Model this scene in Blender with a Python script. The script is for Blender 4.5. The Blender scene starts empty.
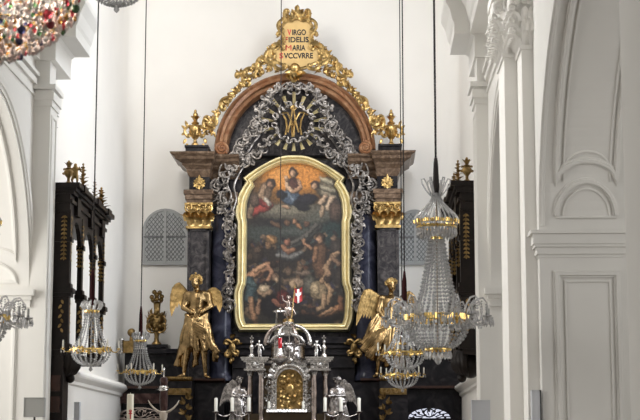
import bpy, bmesh, math, random
from mathutils import Vector, Matrix, Euler, noise
PI = math.pi
C = bpy.context.scene.collection
rng = random.Random(7)

# ------------------------------------------------------------------ camera
F = 1600.0                                   # focal length in pixels of a 640 x 420 picture
PITCH, YAW = math.atan(245 / 1600), math.radians(1.59)
cam_d = bpy.data.cameras.new('camera')
cam = bpy.data.objects.new('camera', cam_d); C.objects.link(cam)
cam.location = (0, 0, 1.6)
cam.rotation_euler = (PI / 2 + PITCH, 0, YAW)
cam_d.sensor_width = 36; cam_d.lens = 36 * F / 640; cam_d.clip_end = 200
cam_d.dof.use_dof = True; cam_d.dof.focus_distance = 34; cam_d.dof.aperture_fstop = 6.5
bpy.context.scene.camera = cam
RM = Euler((PI / 2 + PITCH, 0, YAW)).to_matrix()


def P(px, py, Y):
    """the point of the place that shows at (px, py) on the upright plane y = Y"""
    d = RM @ Vector(((px - 320) / F, (210 - py) / F, -1))
    return Vector((0, 0, 1.6)) + d * (Y / d.y)


def ZZ(py, Y, px=365):
    return P(px, py, Y).z


# ------------------------------------------------------------------ materials
def nodes_of(name):
    m = bpy.data.materials.new(name); m.use_nodes = True
    nt = m.node_tree; b = nt.nodes['Principled BSDF']
    return m, nt, b


def lin(c):
    return tuple(((v / 255) / 12.92 if v / 255 <= .04045 else ((v / 255 + .055) / 1.055) ** 2.4) for v in c)


def mat(name, col, rough=.5, metal=0, var=0.0, scale=6, bump=0.0, bscale=30, col2=None, spec=.5, detail=4):
    m, nt, b = nodes_of(name)
    b.inputs['Roughness'].default_value = rough
    b.inputs['Metallic'].default_value = metal
    b.inputs['Specular IOR Level'].default_value = spec
    b.inputs['Base Color'].default_value = (*col, 1)
    tc = nt.nodes.new('ShaderNodeTexCoord')
    if var or col2:
        n = nt.nodes.new('ShaderNodeTexNoise'); n.inputs['Scale'].default_value = scale
        n.inputs['Detail'].default_value = detail
        r = nt.nodes.new('ShaderNodeValToRGB')
        c2 = col2 or tuple(max(0, v * (1 - var)) for v in col)
        r.color_ramp.elements[0].position = .35; r.color_ramp.elements[1].position = .65
        r.color_ramp.elements[0].color = (*c2, 1); r.color_ramp.elements[1].color = (*col, 1)
        nt.links.new(tc.outputs['Object'], n.inputs['Vector'])
        nt.links.new(n.outputs['Fac'], r.inputs['Fac'])
        nt.links.new(r.outputs['Color'], b.inputs['Base Color'])
    if bump:
        n2 = nt.nodes.new('ShaderNodeTexNoise'); n2.inputs['Scale'].default_value = bscale
        bp = nt.nodes.new('ShaderNodeBump'); bp.inputs['Strength'].default_value = bump
        bp.inputs['Distance'].default_value = .02
        nt.links.new(tc.outputs['Object'], n2.inputs['Vector'])
        nt.links.new(n2.outputs['Fac'], bp.inputs['Height'])
        nt.links.new(bp.outputs['Normal'], b.inputs['Normal'])
    return m


def marble(name, base, vein, scale=2.5, rough=.22):
    m, nt, b = nodes_of(name)
    b.inputs['Roughness'].default_value = rough
    b.inputs['Specular IOR Level'].default_value = .16
    tc = nt.nodes.new('ShaderNodeTexCoord')
    n = nt.nodes.new('ShaderNodeTexNoise'); n.inputs['Scale'].default_value = scale
    n.inputs['Detail'].default_value = 8; n.inputs['Distortion'].default_value = 1.6
    r = nt.nodes.new('ShaderNodeValToRGB')
    e = r.color_ramp.elements
    e[0].position = .38; e[0].color = (*base, 1)
    e[1].position = .75; e[1].color = (*vein, 1)
    k = e.new(.55); k.color = (*[(a * 2 + v) / 3 for a, v in zip(base, vein)], 1)
    nt.links.new(tc.outputs['Object'], n.inputs['Vector'])
    nt.links.new(n.outputs['Fac'], r.inputs['Fac'])
    nt.links.new(r.outputs['Color'], b.inputs['Base Color'])
    return m


def crystal(name, col, trans=.75, rough=.06):
    m, nt, b = nodes_of(name)
    b.inputs['Base Color'].default_value = (*col, 1)
    b.inputs['Roughness'].default_value = rough
    b.inputs['Transmission Weight'].default_value = trans
    b.inputs['IOR'].default_value = 1.55
    b.inputs['Specular IOR Level'].default_value = .8
    return m


M = {}
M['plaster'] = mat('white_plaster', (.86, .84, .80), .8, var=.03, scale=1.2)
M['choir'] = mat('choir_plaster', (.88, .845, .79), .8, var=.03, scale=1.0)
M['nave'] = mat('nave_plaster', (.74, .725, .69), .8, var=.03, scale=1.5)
M['stone'] = mat('floor_stone', (.30, .27, .24), .45, var=.3, scale=3)
M['black'] = marble('black_marble', (.009, .008, .010), (.045, .04, .04), 3.0, .3)
M['grey'] = marble('grey_marble', (.026, .024, .026), (.12, .105, .10), 6.5, .3)
M['blue'] = marble('blue_black_marble', (.024, .025, .04), (.10, .10, .14), 2.2, .2)
M['brown'] = marble('red_brown_marble', (.26, .115, .055), (.46, .27, .15), 4.0, .28)
M['dbrown'] = marble('dark_brown_marble', (.085, .053, .034), (.27, .185, .125), 6.0, .3)
M['wood'] = mat('black_stained_wood', (.016, .011, .009), .42, var=.4, scale=8, spec=.2)
M['redwood'] = mat('red_brown_wood', (.06, .028, .02), .4, var=.4, scale=8, spec=.25)
M['gold'] = mat('gilding', (.68, .455, .18), .33, 1, var=.55, scale=9, bump=.35, bscale=22)
M['dgold'] = mat('old_gilding', (.38, .25, .10), .40, 1, var=.5, scale=9, bump=.4, bscale=20)
M['bronzegold'] = mat('statue_gilding', (.45, .30, .14), .27, 1, var=.65, scale=6, bump=.3, bscale=14)
M['palegold'] = mat('pale_gilding', (.95, .81, .46), .36, .5, var=.18, scale=6, bump=.2, bscale=18)
M['board'] = mat('gilded_board', (.60, .40, .155), .5, .3, var=.12, scale=5)
M['silver'] = mat('silver', (.78, .75, .72), .22, 1, var=.45, scale=14, bump=.4, bscale=35)
M['dsilver'] = mat('tarnished_silver', (.52, .48, .46), .25, 1, var=.6, scale=12, bump=.4, bscale=30)
M['rosesilver'] = mat('warm_silver', (.58, .48, .43), .26, 1, var=.45, scale=10)
M['silverleaf'] = mat('silvered_carving', (.36, .325, .295), .36, .92, var=.72, scale=10, bump=.3, bscale=25)
M['brass'] = mat('brass', (.80, .58, .22), .22, 1)
M['bronze'] = mat('dark_bronze', (.10, .075, .05), .35, .9)
M['rope'] = mat('dark_rope', (.018, .013, .012), .8)
M['velvet'] = mat('dark_red_velvet', (.04, .012, .014), .9, spec=.1)
M['wax'] = mat('white_wax', (.88, .85, .76), .45)
M['cream'] = mat('cream_wax', (.84, .78, .62), .5)
M['red'] = mat('red_paint', (.55, .035, .03), .5)
M['black_paint'] = mat('black_paint', (.02, .016, .013), .6)
M['flag_red'] = mat('flag_red', (.40, .03, .03), .7)
M['white'] = mat('white_paint', (.85, .84, .82), .5)
M['leadglass'] = mat('leaded_glass', (.42, .43, .42), .35, var=.12, scale=20)
M['frame_grey'] = mat('window_frame_grey', (.36, .36, .35), .6)
M['lead'] = mat('lead_came', (.17, .17, .17), .6)
M['boxgrey'] = mat('grey_board', (.40, .40, .385), .6)
M['palebox'] = mat('pale_grey_plastic', (.60, .61, .64), .5)
M['darkgrey'] = mat('dark_mesh', (.06, .06, .06), .7)
M['bone'] = mat('pale_horn', (.55, .47, .38), .5)
M['maroon'] = marble('maroon_marble', (.035, .016, .014), (.14, .08, .07), 4.0, .3)
M['clear'] = crystal('cut_crystal', (.93, .93, .94), .7, .03)
M['pinkc'] = crystal('pink_crystal', (.97, .78, .74), .25, .1)
M['whitec'] = crystal('bright_crystal', (.95, .90, .88), .3, .1)
M['redc'] = crystal('red_crystal', (.80, .10, .14), .5)
M['greenc'] = crystal('green_crystal', (.14, .32, .14), .5)
M['bluec'] = crystal('blue_crystal', (.06, .07, .22), .5)
M['amberc'] = crystal('amber_crystal', (.85, .45, .12), .5)
m_, nt_, b_ = nodes_of('warm_bulb'); b_.inputs['Emission Color'].default_value = (1, .85, .65, 1); b_.inputs['Emission Strength'].default_value = 12
M['bulb'] = m_
m_, nt_, b_ = nodes_of('lit_window_pane'); b_.inputs['Emission Color'].default_value = (.80, .84, 1, 1); b_.inputs['Emission Strength'].default_value = .85
M['litpane'] = m_
M['ruby'] = crystal('ruby_glass', (.75, .02, .03), .35, .1)

# ------------------------------------------------------------------ mesh building
ORG = {}


class MB:
    def __init__(s):
        s.v = []; s.f = []

    def add(s, vs, fs):
        o = len(s.v)
        s.v += [Vector(v) for v in vs]
        s.f += [tuple(i + o for i in f) for f in fs]
        return s

    def box(s, x0, x1, y0, y1, z0, z1):
        x0, x1 = min(x0, x1), max(x0, x1); y0, y1 = min(y0, y1), max(y0, y1)
        v = [(x, y, z) for z in (z0, z1) for y in (y0, y1) for x in (x0, x1)]
        return s.add(v, [(0, 2, 3, 1), (4, 5, 7, 6), (0, 1, 5, 4), (2, 6, 7, 3), (0, 4, 6, 2), (1, 3, 7, 5)])

    def prism(s, poly, y0, y1):
        """outline of (x, z) given thickness along y"""
        n = len(poly)
        a = sum(poly[i][0] * poly[(i + 1) % n][1] - poly[(i + 1) % n][0] * poly[i][1] for i in range(n))
        if a < 0: poly = poly[::-1]
        v = [(x, y0, z) for x, z in poly] + [(x, y1, z) for x, z in poly]
        f = [tuple(range(n)), tuple(range(2 * n - 1, n - 1, -1))]
        f += [(i, i + n, (i + 1) % n + n, (i + 1) % n) for i in range(n)]
        return s.add(v, f)

    def plan(s, poly, z0, z1):
        """outline of (x, y) raised from z0 to z1"""
        n = len(poly)
        a = sum(poly[i][0] * poly[(i + 1) % n][1] - poly[(i + 1) % n][0] * poly[i][1] for i in range(n))
        if a < 0: poly = poly[::-1]
        v = [(x, y, z0) for x, y in poly] + [(x, y, z1) for x, y in poly]
        f = [tuple(range(n - 1, -1, -1)), tuple(range(n, 2 * n))]
        f += [(i, (i + 1) % n, (i + 1) % n + n, i + n) for i in range(n)]
        return s.add(v, f)

    def prof_y(s, poly, y0, y1):
        return s.prism(poly, y0, y1)

    def prof_x(s, poly, x0, x1):
        """section of (y, z) drawn out along x"""
        t = MB().prism(poly, x0, x1)
        return s.add([(v.y, v.x, v.z) for v in t.v], [f[::-1] for f in t.f])

    def lathe(s, prof, c=(0, 0, 0), n=16, a0=0, a1=2 * PI):
        c = Vector(c); full = abs(a1 - a0 - 2 * PI) < 1e-6
        m = n if full else n + 1
        v = []
        for r, z in prof:
            for i in range(m):
                a = a0 + (a1 - a0) * i / n
                v.append(c + Vector((r * math.cos(a), r * math.sin(a), z)))
        f = []
        for k in range(len(prof) - 1):
            for i in range(n):
                j = (i + 1) % m
                f.append((k * m + i, k * m + j, (k + 1) * m + j, (k + 1) * m + i))
        if full:
            f.append(tuple(range(m - 1, -1, -1)))
            f.append(tuple(range((len(prof) - 1) * m, len(prof) * m)))
        return s.add(v, f)

    def tube(s, pts, rad, n=6, flat=1.0, up=(0, 1, 0)):
        pts = [Vector(p) for p in pts]
        if not hasattr(rad, '__len__'): rad = [rad] * len(pts)
        up = Vector(up); v = []; f = []
        for i, p in enumerate(pts):
            t = (pts[min(i + 1, len(pts) - 1)] - pts[max(i - 1, 0)])
            if t.length < 1e-9: t = Vector((0, 0, 1))
            t.normalize()
            a = up - t * up.dot(t)
            if a.length < .05: a = Vector((1, 0, 0)) - t * t.x
            if a.length < .05: a = Vector((0, 0, 1)) - t * t.z
            a.normalize(); b = t.cross(a)
            for k in range(n):
                an = 2 * PI * k / n
                v.append(p + (a * math.cos(an) * flat + b * math.sin(an)) * rad[i])
        for i in range(len(pts) - 1):
            for k in range(n):
                j = (k + 1) % n
                f.append((i * n + k, i * n + j, (i + 1) * n + j, (i + 1) * n + k))
        f.append(tuple(range(n - 1, -1, -1))); f.append(tuple(range((len(pts) - 1) * n, len(pts) * n)))
        return s.add(v, f)

    def ell(s, c, r, n=10, m=7, rot=None):
        c = Vector(c)
        if not hasattr(r, '__len__'): r = (r, r, r)
        v = []; f = []
        for j in range(1, m):
            t = PI * j / m
            for i in range(n):
                a = 2 * PI * i / n
                v.append(Vector((r[0] * math.sin(t) * math.cos(a), r[1] * math.sin(t) * math.sin(a), r[2] * math.cos(t))))
        v.append(Vector((0, 0, r[2]))); v.append(Vector((0, 0, -r[2])))
        T, B = len(v) - 2, len(v) - 1
        for j in range(m - 2):
            for i in range(n):
                k = (i + 1) % n
                f.append((j * n + i, (j + 1) * n + i, (j + 1) * n + k, j * n + k))
        for i in range(n):
            k = (i + 1) % n
            f.append((T, i, k)); f.append((B, (m - 2) * n + k, (m - 2) * n + i))
        if rot: v = [rot @ p for p in v]
        return s.add([c + p for p in v], f)

    def cap(s, a, b, ra, rb=None, n=10):
        """a limb piece: tapered, rounded at both ends"""
        rb = ra if rb is None else rb
        a, b = Vector(a), Vector(b)
        s.ell(a, ra, n, 6); s.ell(b, rb, n, 6)
        if (b - a).length > 1e-6: s.tube([a, b], [ra, rb], n)
        return s

    def bead(s, c, r, h=None):
        x, y, z = c; h = h or r
        return s.add([(x + r, y, z), (x, y + r, z), (x - r, y, z), (x, y - r, z), (x, y, z + h), (x, y, z - h)],
                     [(0, 1, 4), (1, 2, 4), (2, 3, 4), (3, 0, 4), (1, 0, 5), (2, 1, 5), (3, 2, 5), (0, 3, 5)])

    def drop(s, c, r, h, n=5):
        """cut pendant hanging from its top"""
        x, y, z = c
        return s.lathe([(r * .15, z), (r * .5, z - h * .25), (r, z - h * .65), (r * .5, z - h * .9), (r * .05, z - h)], (x, y, 0), n)

    def leaf(s, p, d, L, W, curl=.4, nrm=(0, -1, 0), seg=5, thick=.25):
        """carved leaf: starts at p, runs along d, bends towards nrm"""
        p, d, nrm = Vector(p), Vector(d).normalized(), Vector(nrm).normalized()
        side = d.cross(nrm)
        if side.length < .05: side = d.cross(Vector((1, 0, 0)))
        side.normalize(); nrm = side.cross(d).normalized()
        v = []; f = []; q = p.copy(); ang = 0
        for i in range(seg + 1):
            t = i / seg
            w = W * (math.sin(PI * min(1, .18 + .82 * t)) ** .7 if t < 1 else .06)
            dd = d * math.cos(ang) + nrm * math.sin(ang); nn = nrm * math.cos(ang) - d * math.sin(ang)
            th = max(.1, 1 - t) * W * thick
            v += [q - side * w / 2, q + nn * th, q + side * w / 2, q - nn * th * .6]
            q = q + dd * (L / seg); ang += curl / seg * PI * .5
        for i in range(seg):
            for k in range(4):
                j = (k + 1) % 4
                f.append((i * 4 + k, i * 4 + j, i * 4 + 4 + j, i * 4 + 4 + k))
        f.append((3, 2, 1, 0)); f.append(tuple(range(seg * 4, seg * 4 + 4)))
        return s.add(v, f)

    def mirrored(s, cx):
        t = MB(); t.v = [Vector((2 * cx - v.x, v.y, v.z)) for v in s.v]; t.f = [f[::-1] for f in s.f]
        return t

    def both(s, cx):
        t = s.mirrored(cx); s.add(t.v, t.f); return s

    def moved(s, off, sc=1):
        t = MB(); t.v = [v * sc + Vector(off) for v in s.v]; t.f = list(s.f); return t

    def build(s, name, m, parent=None, smooth=None, sub=0):
        me = bpy.data.meshes.new(name)
        if parent is None:
            xs = [v.x for v in s.v]; ys = [v.y for v in s.v]; zs = [v.z for v in s.v]
            org = Vector(((min(xs) + max(xs)) / 2, (min(ys) + max(ys)) / 2, min(zs)))
        else:
            org = ORG[parent.name]
        me.from_pydata([v - org for v in s.v], [], s.f)
        bm = bmesh.new(); bm.from_mesh(me)
        bmesh.ops.recalc_face_normals(bm, faces=bm.faces[:])
        bm.to_mesh(me); bm.free(); me.update()
        me.materials.append(M[m] if isinstance(m, str) else m)
        o = bpy.data.objects.new(name, me); C.objects.link(o)
        if parent is None: o.location = org
        else: o.parent = parent
        ORG[o.name] = org
        if smooth:
            for p in me.polygons: p.use_smooth = True
            if smooth is not True:
                try: me.set_sharp_from_angle(angle=math.radians(smooth))
                except Exception: pass
        return o


def tag(o, label=None, cat=None, group=None, kind=None):
    if label: o['label'] = label
    if cat: o['category'] = cat
    if group: o['group'] = group
    if kind: o['kind'] = kind
    return o


def empty(name, loc, label, cat, group=None):
    o = bpy.data.objects.new(name, None); C.objects.link(o)
    o.location = loc; o.empty_display_size = .1
    ORG[o.name] = Vector(loc)
    return tag(o, label, cat, group)


def copy_tree(o, parent=None, loc=None):
    c = o.copy(); C.objects.link(c); ORG[c.name] = ORG[o.name]
    if parent: c.parent = parent
    if loc is not None: c.location = loc
    for ch in list(o.children): copy_tree(ch, c)
    return c


def remesh(mb, voxel, smooth=3):
    """close overlapping limb pieces into one continuous skin"""
    me = bpy.data.meshes.new('tmp'); me.from_pydata(mb.v, [], mb.f); me.update()
    o = bpy.data.objects.new('tmp', me); C.objects.link(o)
    r = o.modifiers.new('r', 'REMESH'); r.mode = 'VOXEL'; r.voxel_size = voxel; r.adaptivity = 0
    if smooth:
        k = o.modifiers.new('s', 'SMOOTH'); k.iterations = smooth; k.factor = .5
    dg = bpy.context.evaluated_depsgraph_get(); dg.update()
    e = bpy.data.meshes.new_from_object(o.evaluated_get(dg))
    t = MB(); t.v = [v.co.copy() for v in e.vertices]; t.f = [tuple(p.vertices) for p in e.polygons]
    bpy.data.objects.remove(o); bpy.data.meshes.remove(e); bpy.data.meshes.remove(me)
    return t


def spiral(c, r0, a0, turns, shrink=.12, n=18, y=0, dy=0):
    """points of a volute in the x-z plane, starting at radius r0"""
    out = []
    for i in range(n + 1):
        t = i / n; r = r0 * (1 - t * (1 - shrink)); a = a0 + turns * 2 * PI * t
        out.append(Vector((c[0] + r * math.cos(a), y + dy * t, c[1] + r * math.sin(a))))
    return out


def cscroll(mb, a, b, bulge, r, y, curl=1.1, flat=.8, n=6):
    """C-scroll between two (x, z) points with rolled ends, standing out to the front"""
    ax, az = a; bx, bz = b
    dx, dz = bx - ax, bz - az; L = math.hypot(dx, dz)
    nx, nz = -dz / L, dx / L
    pts = []; rad = []
    cr = L * .16; sg = 1 if bulge > 0 else -1
    N = 9
    mid = []
    for i in range(N + 1):
        t = i / N; h = bulge * L * 4 * t * (1 - t)
        mid.append((ax + dx * t + nx * h, az + dz * t + nz * h))
    def curl_end(p, q):
        # roll from p, where the curve arrives from q, towards the inner side
        tx, tz = p[0] - q[0], p[1] - q[1]; l = math.hypot(tx, tz); tx /= l; tz /= l
        return tx, tz
    # start roll
    tx, tz = curl_end(mid[0], mid[1])
    s1 = []
    ang = math.atan2(tz, tx); px_, pz_ = mid[0]
    for i in range(10):
        st = cr * .62 * (1 - i / 11)
        ang += sg * .62
        px_ += math.cos(ang) * st; pz_ += math.sin(ang) * st
        s1.append((px_, pz_))
    tx, tz = curl_end(mid[-1], mid[-2])
    s2 = []; ang = math.atan2(tz, tx); px_, pz_ = mid[-1]
    for i in range(10):
        st = cr * .62 * (1 - i / 11)
        ang -= sg * .62
        px_ += math.cos(ang) * st; pz_ += math.sin(ang) * st
        s2.append((px_, pz_))
    allp = s1[::-1] + mid + s2
    k = len(allp)
    for i, (x, z) in enumerate(allp):
        t = i / (k - 1); e = min(1, min(t, 1 - t) * 3.2 + .35)
        pts.append(Vector((x, y - r * .6 * math.sin(PI * t), z))); rad.append(r * e)
    mb.tube(pts, rad, n, flat, (0, 1, 0))
    return mb
# ------------------------------------------------------------------ the setting
def struct(o):
    o['kind'] = 'structure'; return o


XA = P(293, 300, 36).x            # axis of the choir
XC = XA - .04
TOP = 16.0
WL, WR, YB = -5.62, 2.28, 37.4    # choir walls and end wall
# floors: nave, then two steps up to the choir
struct(MB().box(-12, 9, -12, 40, -.3, 0).build('floor', 'stone'))
for k in range(3):
    struct(MB().box(WL, WR, 30.5 + .45 * k, 40, .17 * k, .17 * (k + 1)).build('floor_step' if k else 'floor_dais', 'stone'))
Z0 = .51

# choir shell: side walls running into the end wall through round corners, one plaster skin with thickness
R = .35
inner = [(WL, 26.4)]
for i in range(9):
    a = PI - PI / 2 * i / 8
    inner.append((WL + R + R * math.cos(a), YB - R + R * math.sin(a)))
rightc = []
for i in range(9):
    a = PI / 2 - PI / 2 * i / 8
    rightc.append((WR - R + R * math.cos(a), YB - R + R * math.sin(a)))
left = inner; right = rightc + [(WR, 26.4)]


def shell(path, off, z0, z1, zw=None):
    """wall of thickness off standing on a plan path"""
    t = MB(); out = []
    for i, p in enumerate(path):
        a = Vector(path[max(0, i - 1)]); b = Vector(path[min(len(path) - 1, i + 1)])
        d = (b - a).normalized(); n = Vector((-d.y, d.x))
        out.append(tuple(Vector(p) + n * off))
    n = len(path); v = []
    for z in (z0, z1):
        v += [(x, y, z) for x, y in path] + [(x, y, z) for x, y in out]
    f = []
    for i in range(n - 1):
        f += [(i, i + 1, 2 * n + i + 1, 2 * n + i), (n + i, 3 * n + i, 3 * n + i + 1, n + i + 1),
              (i, n + i, n + i + 1, i + 1), (2 * n + i, 2 * n + i + 1, 3 * n + i + 1, 3 * n + i)]
    f += [(0, 2 * n, 3 * n, n), (n - 1, 2 * n - 1, 4 * n - 1, 3 * n - 1)]
    return t.add(v, f)


def wall_y(x0, x1, y0, y1, z0, z1, holes):
    """wall along the depth with square openings (ya, yb, za, zb)"""
    t = MB(); y = y0
    for ya, yb, za, zb in sorted(holes):
        t.box(x0, x1, y, ya, z0, z1); t.box(x0, x1, ya, yb, z0, za); t.box(x0, x1, ya, yb, zb, z1); y = yb
    t.box(x0, x1, y, y1, z0, z1)
    return t


YS = YB - R
WIN = [(30.2, 34.4, 11.6, 15.2)]
struct(wall_y(WL - .6, WL, 26.4, YS, 0, TOP, WIN).build('wall_left', 'choir'))
struct(wall_y(WR, WR + .6, 26.4, YS, 0, TOP, WIN).build('wall_right', 'choir'))
curve_l = inner[1:]; curve_r = rightc
struct(shell(curve_l + curve_r, .6, 0, TOP).build('wall_back', 'choir', smooth=30))
# dado with its moulded cornice round the choir
for nm, x, sg in (('left', WL, 1), ('right', WR, -1)):
    zc = 3.05
    prof = [(0, zc - .55), (.10, zc - .55), (.10, zc - .16), (.15, zc - .13), (.15, zc - .07), (.24, zc), (.26, zc + .03), (.26, zc + .07), (.13, zc + .16), (0, zc + .2)]
    t = MB().prof_y([(x + sg * u, z) for u, z in prof], 27.5, YB - .25)
    t.box(x, x + sg * .10, 27.5, YB - .25, 0, zc - .55)
    struct(t.build('trim_dado_' + nm, 'choir'))

# ---- round headed windows in the end wall, leaded, seen beside the altar
for n, (xa, xb, yt, yb) in enumerate(((143.5, 187, 210, 264), (398, 432, 211, 264))):
    a, b = P(xa, yb, YB - .02), P(xb, yt, YB - .02)
    cx, hw = (a.x + b.x) / 2, (b.x - a.x) / 2
    zs = b.z - hw
    def outline(h):
        o = [(cx - h, a.z - (h - hw)), (cx + h, a.z - (h - hw))]
        o += [(cx + h * math.cos(PI * i / 16), zs + h * math.sin(PI * i / 16)) for i in range(17)]
        return o
    w = struct(MB().prism(outline(hw), YB - .045, YB + .02).build('window_%d' % (n + 1), 'leadglass'))
    t = MB(); o1, o2 = outline(hw + .03), outline(hw - .03)
    for i in range(len(o1)):
        j = (i + 1) % len(o1)
        q = [o1[i], o1[j], o2[j], o2[i]]
        if (Vector(o1[i]) - Vector(o1[j])).length > 1e-4: t.prism(q, YB - .07, YB - .02)
    t.build('window_frame', 'frame_grey', w)
    t = MB(); st = .095
    for sgn in (1, -1):
        k = -30
        while k < 30:
            # diagonal cames clipped to the outline
            seg = []
            for i in range(61):
                u = (i / 60 - .5) * 3.4; x = k * st + u; z = a.z + .7 + sgn * u * 1.25
                inside = abs(x) < hw - .02 and z > a.z + .02 and (z < zs or math.hypot(x, z - zs) < hw - .02)
                if inside: seg.append((cx + x, YB - .055, z))
            if len(seg) > 2: t.tube([seg[0], seg[-1]], .007, 4)
            k += 1
    zm = (a.z + b.z) / 2
    t.box(cx - hw, cx + hw, YB - .075, YB - .04, zm - .018, zm + .018)
    t.build('leading', 'lead', w)
    t = MB(); t.box(cx - .03, cx + .03, YB - .08, YB - .045, a.z, b.z - .02); t.build('mullion', 'frame_grey', w)

# ---- choir arcade: pilaster, arch with panelled jamb, string course and cornice on either side
def strip(t, path, w, h, nrm):
    """raised moulding that follows a path, w wide and h proud"""
    nrm = [Vector(n) for n in nrm] if isinstance(nrm, list) else [Vector(nrm)] * len(path)
    path = [Vector(p) for p in path]
    prof = [(-w / 2, -.01), (-w / 2, h * .5), (-w * .3, h * .55), (-w * .22, h), (w * .22, h), (w * .3, h * .55), (w / 2, h * .5), (w / 2, -.01)]
    v = []; f = []; m = len(prof)
    for i, p in enumerate(path):
        if i == 0: d = path[1] - p
        elif i == len(path) - 1: d = p - path[i - 1]
        else: d = ((path[i + 1] - p).normalized() + (p - path[i - 1]).normalized())
        d.normalize(); n = nrm[i]; s = d.cross(n).normalized()
        k = 1
        if 0 < i < len(path) - 1:
            c = (path[i + 1] - p).normalized().dot(d); k = 1 / max(.5, c)
        for a, b in prof: v.append(p + s * a * k + n * b)
    for i in range(len(path) - 1):
        for j in range(m):
            q = (j + 1) % m
            f.append((i * m + j, i * m + q, (i + 1) * m + q, (i + 1) * m + j))
    f.append(tuple(range(m))); f.append(tuple(range(len(path) * m - 1, (len(path) - 1) * m - 1, -1)))
    t.add(v, f)


def arch_wall(name, xf, sg, ya, yb, zi, rise, top, thick, material):
    """side wall pierced by one arch from y=ya (near) to y=yb (far); xf is its face, sg points away from the nave"""
    t = MB(); c = (ya + yb) / 2; a = (yb - ya) / 2; N = 80
    arc = [(c + a * math.cos(PI * i / N), zi + rise * math.sin(PI * i / N)) for i in range(N + 1)]
    for i in range(N):
        (y0, z0), (y1, z1) = arc[i], arc[i + 1]
        v = [(xf, y0, z0), (xf, y1, z1), (xf, y1, top), (xf, y0, top)]
        v += [(xf + sg * thick, y, z) for _, y, z in v]
        t.add(v, [(0, 1, 2, 3), (7, 6, 5, 4), (0, 4, 5, 1), (3, 2, 6, 7), (1, 5, 6, 2), (0, 3, 7, 4)])
    return t, arc


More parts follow.
